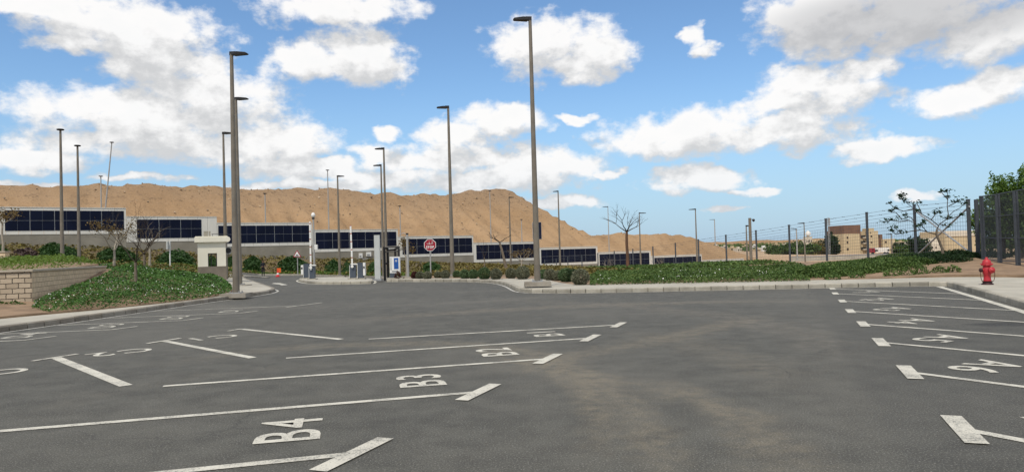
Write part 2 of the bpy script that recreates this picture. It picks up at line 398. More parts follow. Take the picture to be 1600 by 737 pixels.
M['far_brown'] = mat('brown_brick', (.15, .085, .06), (.19, .11, .075), .4, .9)
M['far_pale'] = mat('pale_render', (.60, .54, .44), (.66, .60, .50), .1, .9)
M['far_white'] = mat('white_render', (.74, .72, .68), None, rough=.9)
M['window'] = mat('dark_window', (.03, .028, .026), None, rough=.25)

# ------------------------------------------------------------------ terrain
CTRL = []
def cp(x, y, d): p = P(x, y, d); CTRL.append((p.x, p.y, p.z))
for X in np.linspace(-11, 14, 6):
    for Y in (-12, 0, 8, 15, 21): CTRL.append((float(X), float(Y), 0.0))
for c in ((-45,-12,0.),(-30,-5,0.),(-24,8,0.),(40,-12,0.),(30,0,0.),(25,12,.1)): CTRL.append(c)
KL = [(-420,585),(-150,541),(0,519.5),(100,505.5),(210,489.5),(300,476),(370,466.3),(405,461.3),(420,458.7),(428,456.3),(430.5,454.8),(428,453.4),(416,449.5),(402,444.8),(388,440),(378,436.8)]
KR = [(2300,690),(1700,520),(1600,480.5),(1540,463.5),(1487,447.6),(1478,446.9),(1400,447.6),(1280,450.2),(1100,453.8),(960,457),(880,458.2),(835,458),(815,456.6),(805,453.6),(799,449.6),(790,445.8),(775,442.6),(750,440.8),(720,440.3),(660,440.3),(604,440.2)]
for p in KL[2:14] + KR[1:]: v = G(*p); CTRL.append((v.x, v.y, 0.0))
for a in [(98,411,53),(124,413,59.5),(250,420.5,60),(300,423,60),(353,440,47.7),(411,431,82),(470,430,79),(531,432,71),(590,434,65),
          (300,419,74),(98,413,66),(166,421,34),(0,413,50),(-200,418,60),(640,433,58),(707,432,45),(605,435.5,54.5),
          (100,386,83),(280,396,89),(410,404,94),(555,408,100),(685,414,110),(790,417,116),(890,420.5,124),(-200,378,72),(-60,382,79),
          (740,424,85),(797,416,100),(875,418,93),
          (1011,423,132),(1090,414,142),(1160,415,148),(1200,397,180),(1180,411,95),(1160,392,350),(1240,408,128),(1440,402,118),(1355,396,300),(1265,398,260),(1500,398,200),
          (1512,404,37),(1428,401,42),(1354,406,47),(1290,411,52),(1181,413,63),(1091,417,74),(1020,423,84),(934,428,99),(1600,405,40),(1800,410,40),(1000,429,48),(1100,424,48),(1180,420,48),(950,433,46),(1300,415,44),(1450,411,39),(1380,413,42)]: cp(*a)
CTRL += [(-20,60,-.24),(-23.5,66,-.36),(-26,73,-.5),(-16,62,-.27),(-19,70,-.45)]
CTRL += [(-200,200,4.),(0,250,0.),(-120,120,4.),(200,250,-3.),(300,0,0.),(-200,0,2.),(0,-100,0.),(-150,60,3.),(120,60,0.),(60,110,-1.),(120,420,-4.),(-100,400,0.)]
CT = np.array(CTRL)
_n = len(CT); _A = np.zeros((_n+3, _n+3))
_A[:_n,:_n] = np.linalg.norm(CT[:,None,:2]-CT[None,:,:2], axis=2); _A[:_n,:_n] += np.eye(_n)*(-.6)
_A[:_n,_n] = 1; _A[:_n,_n+1:] = CT[:,:2]; _A[_n:,:_n] = _A[:_n,_n:].T
_w = np.linalg.solve(_A, np.concatenate([CT[:,2], np.zeros(3)]))
def Tn(xy):
    xy = np.atleast_2d(np.asarray(xy, float)); out = np.zeros(len(xy))
    for i in range(0, len(xy), 4000):
        q = xy[i:i+4000]
        D = np.linalg.norm(q[:,None,:]-CT[None,:,:2], axis=2)
        z = D @ _w[:_n] + _w[_n] + q @ _w[_n+1:]
        r = np.linalg.norm(q - np.array([0, 90.]), axis=1)
        f = np.clip((r-330)/300, 0, 1); f = f*f*(3-2*f)
        out[i:i+4000] = np.clip(z, -8, 12)*(1-f) + -5.0*f
    return out
def T(x, y): return float(Tn([(x, y)])[0])
def sst(a, b, v): t = np.clip((v-a)/(b-a), 0, 1); return t*t*(3-2*t)
def Azn(xy):                                   # level of the asphalt
    xy = np.atleast_2d(np.asarray(xy, float)); w = np.maximum(sst(34, 48, xy[:,1]), sst(-24, -36, xy[:,0])*0)
    return Tn(xy)*w
def Az(x, y): return float(Azn([(x, y)])[0])
def Bzn(xy): return np.maximum(Tn(xy), -3) + .14          # planted beds
FOOT = [(-95,30),(-72,44),(-56,55),(-41,66),(-32.5,73),(-28.5,81),(-23,79.5),(-17.2,72),(-12.3,66),(-8.5,58.5)]
ASPH = [(-95,-18),(46,-18),(46,24),(20,44),(-8.5,58.5)] + FOOT[::-1][1:]
def in_poly(xy, poly):
    xy = np.asarray(xy); p = np.asarray(poly); c = np.zeros(len(xy), bool); j = len(p)-1
    for i in range(len(p)):
        cond = ((p[i,1] > xy[:,1]) != (p[j,1] > xy[:,1]))
        with np.errstate(divide='ignore', invalid='ignore'):
            xi = (p[j,0]-p[i,0])*(xy[:,1]-p[i,1])/(p[j,1]-p[i,1]+1e-12)+p[i,0]
        c ^= cond & (xy[:,0] < xi); j = i
    return c
def edge_dist(xy, poly):
    xy = np.asarray(xy); best = np.full(len(xy), 1e9); p = [np.array(q, float) for q in poly]
    for i in range(len(p)):
        a, b = p[i], p[(i+1) % len(p)]; ab = b-a
        t = np.clip(((xy-a) @ ab)/(ab @ ab+1e-12), 0, 1)
        best = np.minimum(best, np.linalg.norm(xy-(a+t[:,None]*ab), axis=1))
    return best
def sheet(name, poly, zfn, cell, material, skirt=.5, kind='structure'):
    bm = bmesh.new()
    f = bm.faces.new([bm.verts.new((x, y, 0)) for x, y in poly])
    bmesh.ops.triangulate(bm, faces=[f])
    xs = [p[0] for p in poly]; ys = [p[1] for p in poly]
    for ax, lo, hi_ in ((0, min(xs), max(xs)), (1, min(ys), max(ys))):
        k = math.floor(lo/cell)*cell + cell
        while k < hi_:
            co = Vector((k, 0, 0)) if ax == 0 else Vector((0, k, 0)); no = Vector((1,0,0)) if ax == 0 else Vector((0,1,0))
            bmesh.ops.bisect_plane(bm, geom=bm.verts[:]+bm.edges[:]+bm.faces[:], plane_co=co, plane_no=no); k += cell
    bmesh.ops.recalc_face_normals(bm, faces=bm.faces[:])
    if sum(f.normal.z for f in bm.faces) < 0: bmesh.ops.reverse_faces(bm, faces=bm.faces[:])
    z = zfn(np.array([(v.co.x, v.co.y) for v in bm.verts]))
    for v, zz in zip(bm.verts, z): v.co.z = float(zz)
    if skirt:
        be = [e for e in bm.edges if e.is_boundary]
        r = bmesh.ops.extrude_edge_only(bm, edges=be)
        for v in [x for x in r['geom'] if isinstance(x, bmesh.types.BMVert)]: v.co.z -= skirt
    me = bpy.data.meshes.new(name); bm.to_mesh(me); bm.free(); me.materials.append(material)
    o = bpy.data.objects.new(name, me); COL.objects.link(o); o['kind'] = kind
    return o

def build_ground():
    n = 200
    u = np.linspace(-1, 1, n)
    gx = np.sinh(u*6.2)/np.sinh(6.2)*7000; gy = np.sinh(u*6.0)/np.sinh(6.0)*7500 + 60
    X, Y = np.meshgrid(gx, gy); xy = np.stack([X.ravel(), Y.ravel()], 1)
    z = Tn(xy)
    big = [(-130,-60),(70,-60),(70,26),(24,47),(-8,62)] + [(x-1, y+2.5) for x, y in FOOT[::-1]] + [(-130, 28)]
    z = np.where(in_poly(xy, big), np.minimum(z, Azn(xy))-.45, z-.03)
    me = bpy.data.meshes.new('ground')
    vs = np.column_stack([xy, z]); f = []
    for j in range(n-1):
        for i in range(n-1): f.append((j*n+i, j*n+i+1, (j+1)*n+i+1, (j+1)*n+i))
    me.from_pydata(vs.tolist(), [], f); me.materials.append(M['flat_sand'])
    me.polygons.foreach_set('use_smooth', [True]*len(f))
    o = bpy.data.objects.new('ground', me); COL.objects.link(o); o['kind'] = 'structure'
build_ground()
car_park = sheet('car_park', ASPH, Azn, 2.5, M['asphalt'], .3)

# ------------------------------------------------------------------ the sand hill behind the solar walls
W0 = Vector((-51.7, 83.0)); WU = Vector((.8332, .5530)); WN = Vector((-.5530, .8332))
def wall_xy(s, t=0.0): p = W0 + WU*s + WN*t; return p
def wall_s(xpx):                               # where the line of the wall is seen at xpx
    lo, hi_ = -60., 140.
    for _ in range(50):
        mid = (lo+hi_)/2; p = wall_xy(mid)
        c = ROT.transposed() @ Vector((p.x, p.y, 0.0)); xx = 800 + FPX*c.x/-c.z
        if xx < xpx: lo = mid
        else: hi_ = mid
    return lo
def px_of(p):
    c = ROT.transposed() @ (Vector(p) - Vector((0, 0, CAMH))); return 800+FPX*c.x/-c.z, 368.5-FPX*c.y/-c.z
CREST = [(-600,285),(-300,288),(-100,289),(0,289),(30,288.5),(60,291),(90,289.5),(118,291),(145,287),(170,290),(190,292),(205,289),(235,288),(262,289),(285,293),(300,290.5),
         (345,292),(400,294),(430,296),(470,294),(500,298),(525,296.5),(560,299),(600,304),(640,306),(700,305),(735,301),(760,298.5),(778,296.5),(792,296),(806,299),
         (830,315),(860,334),(890,352),(905,361),(920,368.5),(945,368.5),(975,366.5),(1010,367.5),(1050,367),(1072,369),(1085,372.5),(1100,378),(1125,386),(1150,394),(1180,405),(1230,425),(1500,520)]
CX = [c[0] for c in CREST]; CY = [c[1] for c in CREST]
def build_hill():
    S = np.linspace(-75, 175, 330); TT = np.concatenate([np.linspace(2, 50, 60), np.linspace(52, 150, 24)])
    xy = np.array([tuple(wall_xy(s, t)) for s in S for t in TT]); base = Tn(xy).reshape(len(S), len(TT))
    V = []; F = []
    for i, s in enumerate(S):
        foot = base[i, 3]; foot = min(foot, 4.0); tr = 30.0; zc = 10.0
        for _ in range(5):
            p = wall_xy(s, tr); x, _y = px_of((p.x, p.y, 5.0))
            yc = float(np.interp(x, CX, CY)); pp = P(x, yc, p.y); zc = pp.z
            tr = 7 + max(zc-foot, 0.3)/.56
        for j, t in enumerate(TT):
            p = wall_xy(s, t); h = max(zc-foot, 0.0)
            k = np.clip((t-7)/(tr-7), 0, 1); face = foot + h*(k**1.06)
            if t > tr: face = zc
            if t > 110: face = zc - (t-110)*.35
            amp = min(1.0, h/8)
            nz = mnoise.fractal(Vector((p.x*.12, p.y*.12, 1.3)), 1.0, 2.1, 4)
            gul = mnoise.fractal(Vector((s*.42, t*.045, 4.0)), .9, 2.2, 4)
            lump = abs(mnoise.noise(Vector((p.x*.40, p.y*.40, 7.7))))
            rim = math.exp(-((t-tr)/3.6)**2)
            mid = max(0.0, 1-abs(2*k-1)) if t < tr else 0.0
            face += amp*(mid*(nz*.6 + gul*1.3) + rim*(lump*1.15-.2) + (.35*nz if t > tr else 0))
            if t < 7: face = base[i, j] - .1
            V.append((p.x, p.y, max(face, base[i, j]-.3)))
    n = len(TT)
    for i in range(len(S)-1):
        for j in range(n-1): F.append((i*n+j, i*n+j+1, (i+1)*n+j+1, (i+1)*n+j))
    me = bpy.data.meshes.new('sand_hill'); me.from_pydata(V, [], [f[::-1] for f in F]); me.materials.append(M['sand'])
    me.polygons.foreach_set('use_smooth', [True]*len(F)); me.update()
    o = bpy.data.objects.new('sand_hill', me); COL.objects.link(o); o['kind'] = 'structure'
    # rubble lying on the slope: stones of many sizes, nobody could count them
    rnd = random.Random(5); mb = MB(); n = len(TT)
    for _ in range(4200):
        i = rnd.randrange(4, len(S)-60); j = min(n-1, max(5, int(rnd.triangular(8, 50, 38))))
        v = Vector(V[i*n+j]) + Vector((rnd.uniform(-.4, .4), rnd.uniform(-.4, .4), .02)); r = rnd.choice([.05,.06,.06,.07,.08,.08,.10,.12,.2]) * rnd.uniform(.7, 1.3)
        if v.z < 3.5: continue
        pts = [Vector((rnd.uniform(.6, 1.2)*r*a, rnd.uniform(.6, 1.2)*r*b, rnd.uniform(.5, 1.0)*r*c)) + v for a, b, c in ((1,0,0),(-1,0,0),(0,1,0),(0,-1,0),(0,0,1),(0,0,-1))]
        mb.add(pts, [(0,2,4),(2,1,4),(1,3,4),(3,0,4),(2,0,5),(1,2,5),(3,1,5),(0,3,5)])
    ob = mb.build('rubble', M['rock']); tag(ob, 'loose pale stones and rubble scattered over the sand hill slope', 'rubble', kind='stuff')
build_hill()

# ------------------------------------------------------------------ pavements, kerbs, painted lines
def polyline(pxs, z=0.0): return [Vector(G(x, y, z)) for x, y in pxs]
def resample(pts, step):
    out = [pts[0].copy()]; acc = 0.0
    for a, b in zip(pts, pts[1:]):
        L = (b-a).length; d = step-acc
        while d <= L: out.append(a+(b-a)*(d/L)); d += step
        acc = (acc+L) % step if L > 0 else acc
        acc = L-(d-step)
    out.append(pts[-1].copy()); return out
def chaikin(pts, n=2):
    for _ in range(n):
        q = [pts[0]]
        for a, b in zip(pts, pts[1:]): q += [a*.75+b*.25, a*.25+b*.75]
        pts = q+[pts[-1]]
    return pts
def offset(pts, d):
    out = []
    for i, p in enumerate(pts):
        t = (pts[min(i+1, len(pts)-1)]-pts[max(i-1, 0)]); t.z = 0; t.normalize()
        out.append(p+Vector((-t.y, t.x, 0))*d)
    return out
def kerb(name, pts, side, material, step=.55, w=.16, h=.15):
    rs = resample(pts, step); inn = offset(rs, side*w); mb = MB()
    for i in range(len(rs)-1):
        a, b, c, d = rs[i], rs[i+1], inn[i+1], inn[i]
        g_ = .014/max((b-a).length, .05)
        a2, b2 = a.lerp(b, g_), b.lerp(a, g_); d2, c2 = d.lerp(c, g_), c.lerp(d, g_)
        z = [Az(q.x, q.y) for q in (a2, b2, c2, d2)]; ch = Vector((0,0,0))
        inward = (d2-a2).normalized()*.025
        lo = [Vector((q.x, q.y, zz-.12)) for q, zz in zip((a2,b2,c2,d2), z)]
        up = [Vector((q.x, q.y, zz+h)) for q, zz in zip((a2,b2,c2,d2), z)]
        md = [Vector((q.x, q.y, zz+h-.025)) for q, zz in zip((a2,b2), z)]
        up[0] = up[0]+inward; up[1] = up[1]+inward
        vs = lo + md + up           # 0-3 lo, 4-5 mid front, 6-9 top
        fs = [(0,1,5,4),(4,5,7,6),(6,7,8,9),(1,2,8,7,5),(3,0,4,6,9),(2,3,9,8)]
        if side > 0: fs = [f for f in fs]
        else: fs = [tuple(reversed(f)) for f in fs]
        mb.add(vs, fs)
    o = mb.build(name, material); o['kind'] = 'structure'; return o
def strip(mb, pts, w, z=.008, zf=None):
    l = offset(pts, w/2); r = offset(pts, -w/2); n = len(pts); vs = []
    for a, b in zip(l, r):
        vs += [(a.x, a.y, Az(a.x, a.y)+z), (b.x, b.y, Az(b.x, b.y)+z)]
    mb.add(vs, [(2*i, 2*i+1, 2*i+3, 2*i+2) for i in range(n-1)])

kl = chaikin(polyline(KL), 2); kr = chaikin(polyline(KR), 2)
# extend the left kerb along the entrance lane
kl += [Vector((-20.5, 61, 0)), Vector((-24, 66, 0))]
kerb('kerb', kl, 1, M['kerb_brown'])
kerb('kerb', kr, -1, M['kerb'])
# gate island
ISL = [(580,443.2),(545,444.2),(510,444.4),(488,443.6),(474,441.5),(466,438.8),(470,437.2),(482,436.2),(520,435.2),(560,435.4),(578,437.5),(584,440.5),(580,443.2)]
def isl_pt(x, y):
    p = G(x, y, 0.0)
    for _ in range(6): p = G(x, y, Az(p.x, p.y))
    return p
isl = [isl_pt(*p) for p in ISL]; isl = chaikin(isl, 1)
kerb('kerb', isl, -1, M['kerb'], .6)
sheet('gate_island', [(p.x, p.y) for p in offset(isl, -.15)][:-1], lambda xy: Azn(xy)+.147, 2.0, M['pave'], .3)

def z15(px): return [G(x, y, .15) for x, y in px]
INL = [(-420,545),(-150,513),(0,497.5),(100,488.5),(200,479.3),(300,468.5),(345,462),(360,458.5),(364,455.5),(358,451),(350,446.5),(346,442.5),(343.5,438)]
inl = chaikin(z15(INL), 1); inl += [Vector((-24.5, 57, 0)), Vector((-27.5, 66, 0))]
lp = [(p.x, p.y) for p in offset(kl, .155)] + [(p.x, p.y) for p in inl[::-1]]
sheet('pavement', lp, lambda xy: Azn(xy)+.146, 1.5, M['pave'], .3)
INR = [(2300,470),(1700,436),(1600,433),(1500,432),(1400,434.5),(1280,437),(1100,440.3),(960,443.2),(925,444.6),(893,444),(872,440.5),(856,436.8),(840,435),(760,434.6),(690,434.4),(640,434.6),(604,435.6)]
inr = chaikin(z15(INR), 1)
rp = [(p.x, p.y) for p in offset(kr, -.155)] + [(p.x, p.y) for p in inr[::-1]]
sheet('pavement', rp, lambda xy: Azn(xy)+.146, 1.5, M['pave'], .3)

def child_mark(name, mb, material=None):
    o = mb.build(name, material or M['paint'], parent=car_park); return o
# thin worn lines at the foot of the kerbs
e = MB(); strip(e, resample(offset(kl, -.13), .8), .10); child_mark('edge_line', e, M['edge_paint'])
# along the right kerb: broad beside the bays, thin along the front
ia = min(range(len(kr)), key=lambda i: (kr[i]-G(1480, 447)).length)
e = MB(); strip(e, resample(offset(kr[ia:], .14), .8), .10); child_mark('edge_line', e, M['edge_paint'])
e = MB(); wl = [G(2300,735), G(1600,487.3), G(1467,447.6)]; strip(e, resample(wl, 1.0), .19); child_mark('edge_line', e)
e = MB(); strip(e, resample(offset(isl, .14), .8)[:-1], .13); child_mark('edge_line', e)

def seg_hit(a, dr, poly):
    best = 1e9
    for p, q in zip(poly, poly[1:]):
        ex, ey = q.x-p.x, q.y-p.y; den = dr.x*ey-dr.y*ex
        if abs(den) < 1e-9: continue
        t = ((p.x-a.x)*ey-(p.y-a.y)*ex)/den; u = ((p.x-a.x)*dr.y-(p.y-a.y)*dr.x)/den
        if t > 0 and 0 <= u <= 1: best = min(best, t)
    return best
def bay_line(a, b, tick_at=None, tick_len=.97, tick_w=.17, w=.115, aim=None):
    mb = MB(); a = Vector(a); b = Vector(b); a.z = b.z = 0
    strip(mb, [a, b], w, .006)
    if tick_at is not None:
        c = Vector(tick_at); c.z = 0; ad = Vector(aim)
        strip(mb, [c-ad*tick_len/2, c+ad*tick_len/2], tick_w, .010)
    child_mark('bay_line', mb)
AIS = Vector((math.sin(math.radians(20.8)), math.cos(math.radians(20.8)), 0))
A_T = [G(x, y) for x, y in ((1296,451.2),(1300.1,458.6),(1310.4,470.4),(1322.2,486.2),(1340.6,506.2),(1366.4,534.5),(1407.6,581),(1485.5,669.3))]
A_ANG = [152,151.5,151,149,147.5,147,148,150]
for p, an in zip(A_T, A_ANG):
    p = p + Vector((.085, -.03, 0)); dr = Vector((math.sin(math.radians(an)), math.cos(math.radians(an)), 0))
    L = min(seg_hit(p, dr, wl), 6.5); bay_line(p, p+dr*L, p, .97, .17, .115, AIS)
B_T = [G(x, y) for x, y in ((966.6,507.5),(922.9,528.1),(856.5,560.5),(749,612.3),(553.5,708.7))]
B_E = [G(576,529.6), G(447,559.4), G(255,603.2)]
for i, p in enumerate(B_T):
    en = B_E[i] if i < 3 else p - (B_T[2]-B_E[2])
    bay_line(p, en, p, .97, .16, .115, AIS)
C_T = [G(376.5,514), G(256.5,532.5), G(87,558.5)]; C_E = [G(533,530), G(395,559), G(197,602.5)]
for i, (p, en) in enumerate(zip(C_T, C_E)): bay_line(p, en, p - (AIS*.20 if i == 0 else AIS*0), .42 if i == 0 else .82, .10, .16 if i == 2 else .14, AIS)
p = C_T[2]+(C_T[2]-C_T[1]); bay_line(p, p+(C_E[2]-C_T[2]), p, .82, .10, .15, AIS)
D_T = [G(476,476.4), G(389,487.5), G(301,498.7), G(194.5,512.5), G(62,528.5)]
D_T.append(D_T[4]+(D_T[4]-D_T[3]))
klo = offset(kl, -.2)
for i, p in enumerate(D_T):
    dr = -Vector((math.sin(math.radians(82)), math.cos(math.radians(82)), 0)); q = p-AIS*.3
    L = min(seg_hit(q, dr, klo), 5.2); bay_line(q, q+dr*L, p, 1.9 if i == 0 else .74, .09, .09, AIS)

def text_geom(s, bold=.012):
    cu = bpy.data.curves.new('t', 'FONT'); cu.body = s; cu.size = 1.0; cu.offset = bold; cu.resolution_u = 4; cu.space_character = 1.22
    ob = bpy.data.objects.new('t', cu); COL.objects.link(ob)
    dg = bpy.context.evaluated_depsgraph_get(); me = bpy.data.meshes.new_from_object(ob.evaluated_get(dg))
    vs = [v.co.copy() for v in me.vertices]; fs = [tuple(p.vertices) for p in me.polygons]
    bpy.data.objects.remove(ob); bpy.data.curves.remove(cu); bpy.data.meshes.remove(me)
    return vs, fs
_ref = text_geom('B4'); _rx = max(v.x for v in _ref[0])-min(v.x for v in _ref[0]); _ry = max(v.y for v in _ref[0])
def bay_number(s, start, ang_v, flip, w=.88, h=.56):
    v = Vector((math.sin(math.radians(ang_v)), math.cos(math.radians(ang_v)), 0)); u = Vector((v.y, -v.x, 0))
    vs, fs = text_geom(s); x0 = min(q.x for q in vs); mb = MB(); st = Vector(start); st.z = 0
    pts = [st + u*((q.x-x0)/_rx*w) + v*(q.y/_ry*h) for q in vs]
    mb.add([(q.x, q.y, Az(q.x, q.y)+.007) for q in pts], fs)
    child_mark('bay_number', mb)
for n in range(1, 8):
    bay_number('A%d' % n, A_T[n] + Vector((1.46, .73, 0)), 146, False)
for n in range(1, 5):
    bay_number('B%d' % n, B_T[n] + Vector((-.42, .50, 0)), 257, False)
for n, p in enumerate(C_T): bay_number('C%d' % (n+1), p + Vector((.18, -1.06, 0)), 135, False)
for n in range(1, 6): bay_number('D%d' % n, D_T[n] + Vector((-.45, .25, 0)), 260, False)
# arrow on the entrance lane
def lane(x, y):
    p = G(x, y, 0)
    for _ in range(6): p = G(x, y, Az(p.x, p.y))
    return p
mb = MB(); ar = [lane(*q) for q in ((424,443.4),(428,442.3),(438,442.4),(450,445.4),(440,446.2),(436,444.6))]
mb.add([(q.x, q.y, Az(q.x, q.y)+.02) for q in ar], [tuple(range(6))[::-1]]); child_mark('lane_arrow', mb)
# ------------------------------------------------------------------ planting
def leaf_cloud(name, pts, size, material, parent=None, up=1.0, seed=0, wid=.55, loc=None):
    rs = np.random.RandomState(seed); pts = np.asarray(pts, float); N = len(pts)
    size = np.broadcast_to(np.asarray(size, float), (N,))*rs.uniform(.65, 1.35, N)
    nrm = rs.normal(size=(N, 3)); nrm[:, 2] = np.abs(nrm[:, 2]) + up; nrm /= np.linalg.norm(nrm, axis=1)[:, None]
    a = rs.normal(size=(N, 3)); a -= (a*nrm).sum(1)[:, None]*nrm; a /= np.linalg.norm(a, axis=1)[:, None]
    b = np.cross(nrm, a)
    a *= (size/2)[:, None]; b *= (size/2*wid)[:, None]; bend = nrm*(size*.14)[:, None]
    off = np.array(parent_world(parent)) if parent is not None else (np.array(loc) if loc is not None else np.zeros(3))
    v = np.stack([pts-a-bend, pts+b, pts+a-bend, pts-b], 1).reshape(-1, 3) - off
    me = bpy.data.meshes.new(name); me.vertices.add(4*N); me.loops.add(4*N); me.polygons.add(N)
    me.vertices.foreach_set('co', v.astype(np.float32).ravel()); me.loops.foreach_set('vertex_index', np.arange(4*N, dtype=np.int32))
    me.polygons.foreach_set('loop_start', np.arange(0, 4*N, 4, dtype=np.int32))
    try: me.polygons.foreach_set('loop_total', np.full(N, 4, dtype=np.int32))
    except Exception: pass
    me.materials.append(material); me.update(calc_edges=True); me.validate()
    o = bpy.data.objects.new(name, me); COL.objects.link(o)
    if parent is not None: o.parent = parent
    elif loc is not None: o.location = loc
    return o
def rand_in(poly, n, rs):
    p = np.asarray(poly); lo = p.min(0); hi_ = p.max(0); out = np.zeros((0, 2))
    while len(out) < n:
        q = rs.uniform(lo, hi_, (n*2, 2)); q = q[in_poly(q, poly)]; out = np.concatenate([out, q])
    return out[:n]
def cover(name, poly, n, zfn, h, size, material, label, seed, edge=.35, kind='stuff', lump=.5, thin=0.0, near=None):
    rs = np.random.RandomState(seed); q = rand_in(poly, n, rs)
    if near:                                   # more and smaller leaves on the near side, fewer far off
        keep = rs.uniform(size=len(q)) < np.clip(near/np.maximum(q[:, 1], 1), .25, 1)**1.5; q = q[keep]
        size = size*np.clip(q[:, 1]/near, 1, 2.2)
    if thin:
        nz = np.array([mnoise.noise(Vector((a*.35, b*.35, seed))) for a, b in q]); k = nz > thin-.6
        q = q[k]; size = size[k] if hasattr(size, '__len__') else size
    ed = np.clip(edge_dist(q, poly)/edge, 0.12, 1)
    nz = np.array([mnoise.noise(Vector((a*.8, b*.8, seed+.5))) for a, b in q])
    H = h*(1+lump*nz)*ed**.6
    z = zfn(q) + H*np.sqrt(rs.uniform(size=len(q)))
    o = leaf_cloud(name, np.column_stack([q, z]), size, material, up=.9, seed=seed)
    return tag(o, label, name.replace('_', ' '), kind=kind), q, H

# left bed, sloping up to the end of the block wall
WC = P(50, 483, 23.6); WE = P(166, 421, 34.0); WA = P(0, 485, 23.25)
LB = [(p.x, p.y) for p in inl if p.x > WC.x-.2 and p.y < 56.5] 
LB = [(WC.x+.1, WC.y+.05)] + LB + [(-24.6, 57.5), (-29.5, 59.5), (-29.0, 50), (WE.x+.2, WE.y+.6)]
sheet('planting_soil', LB, Bzn, 1.5, M['soil'], .4)
LBS = LB; q0 = G(50, 487.5, .15)
LB = [(WC.x+.12, WC.y-.02), (q0.x, q0.y)] + [p for p in LB[1:] if px_of((p[0], p[1], .15))[0] > 62 or p[1] > 30]
cover('ground_cover', LB, 62000, Bzn, .30, .085, M['leaf_cover'], 'low dark green ground cover carpeting the sloping bed left of the booth', 1, .5, near=24)
def flowers(name, poly, n, zfn, h, size, label, seed, thin):
    rs = np.random.RandomState(seed); q = rand_in(poly, n, rs)
    nz = np.array([mnoise.noise(Vector((a*.5, b*.5, seed))) for a, b in q]); q = q[nz > thin]; q = q[(q[:, 1] < 30) | (rs.uniform(size=len(q)) < .35)]
    z = zfn(q) + h*rs.uniform(.85, 1.2, len(q))*np.clip(edge_dist(q, poly)/.4, .4, 1)
    q2 = np.column_stack([q, z])
    o = leaf_cloud(name, q2, size, M['flower'], up=.6, seed=seed, wid=.9); tag(o, label, 'flowers', kind='stuff')
flowers('white_flowers', LB, 3000, Bzn, .27, .038, 'tiny white flowers dotted over the green bed left of the booth', 3, -.25)
# dry patch around the booth
DR = [(-20.5, 41.2), (-18.6, 43), (-18.5, 50), (-23, 56), (-29, 57), (-27, 47)]
cover('dry_ground_cover', DR, 5000, lambda q: Bzn(q)+.12, .28, .16, M['leaf_yellow'], 'yellow brown dry ground cover beside and behind the cream booth', 4, .5)
# raised terrace on the left behind the block wall
TERZ = 1.32
WS = WC + (WA-WC).normalized()*16
TER = [(WS.x-.4, WS.y+.3), (WC.x-.35, WC.y+.2), (WE.x-.3, WE.y-.1), (-31, 49.5), (-34, 53), (-60, 40)]
sheet('terrace_soil', TER, lambda xy: np.maximum(np.full(len(np.atleast_2d(xy)), TERZ), Tn(xy)*.0+TERZ+.02*(np.atleast_2d(xy)[:, 1]-24)), 2.0, M['soil'], 1.4)
def terz(xy): return TERZ+.02*np.maximum(np.atleast_2d(xy)[:, 1]-24, 0)
cover('hedge', [(x*1.0, y) for x, y in TER], 34000, terz, .36, .10, M['leaf_bright'], 'bright yellow green low hedge on the terrace above the block wall', 6, .3, near=26)
# right bed
RB = [(p.x, p.y) for p in inr] 
fence_px = [(1700,300,30),(1600,296,30),(1585.6,297.7,30.5),(1557.6,303,32.4),(1532.6,306,35),(1512.4,312,37),(1428.4,320,42),(1354,332,47),(1290,341.8,52.2),(1232.7,351.5,57.4),(1181,360,62.6),(1134,367,67.8),(1091,374,73),(1055,379.6,78.2),(1020,385,83.4),(988.7,389,88.6),(959.7,392,93.8),(934,395.5,99),(909,398,104),(887,400.6,108),(869,403.7,112),(851,405.5,116)]
FN = [P(*p) for p in fence_px]
back = [(p.x, p.y) for p in FN[4:17]]
RB = [q for q in RB if q[0] < 27]
RBP = [(30, 29), ] + [q for q in RB if q[0] < 26] + [(-7.5, 56), (-6.5, 72), (3, 82)] + back[::-1] + [(31, 32)]
sheet('planting_soil', RBP, Bzn, 2.0, M['soil'], .4)
def band(x0, x1, y0, y1, z=.2):
    a = [G(x, y0 if not callable(y0) else y0(x), z) for x in np.linspace(x0, x1, 9)]
    b = [G(x, y1 if not callable(y1) else y1(x), z) for x in np.linspace(x0, x1, 9)]
    return [(p.x, p.y) for p in a] + [(p.x, p.y) for p in b[::-1]]
front = lambda x: float(np.interp(x, [915, 960, 1100, 1280], [444, 442.5, 439.6, 436.6]))
FB = band(922, 1265, front, lambda x: 418)
FB = [(p[0], min(p[1], 56)) for p in FB]
cover('ground_cover', FB, 62000, Bzn, .23, .09, M['leaf_right'], 'green ground cover with white flowers along the pavement right of the tall lamp post', 7, .5, near=30)
flowers('white_flowers', FB, 1000, Bzn, .21, .052, 'small white flowers among the ground cover right of the tall lamp post', 8, -.2)
FB2 = [(8.5, 52), (19, 48), (19.6, 60), (17.5, 74), (9, 80), (3, 70)]
cover('ground_cover', FB2, 16000, Bzn, .28, .2, M['leaf_right'], 'green ground cover further back in front of the slate fence posts', 27, .6)
FB3 = [(-6, 47), (1.5, 41), (8.5, 46), (6, 60), (2, 74), (-6, 70)]
cover('dry_ground_cover', FB3, 7000, Bzn, .35, .24, M['leaf_yellow'], 'dry yellow green plants behind the row of round shrubs', 28, .6)
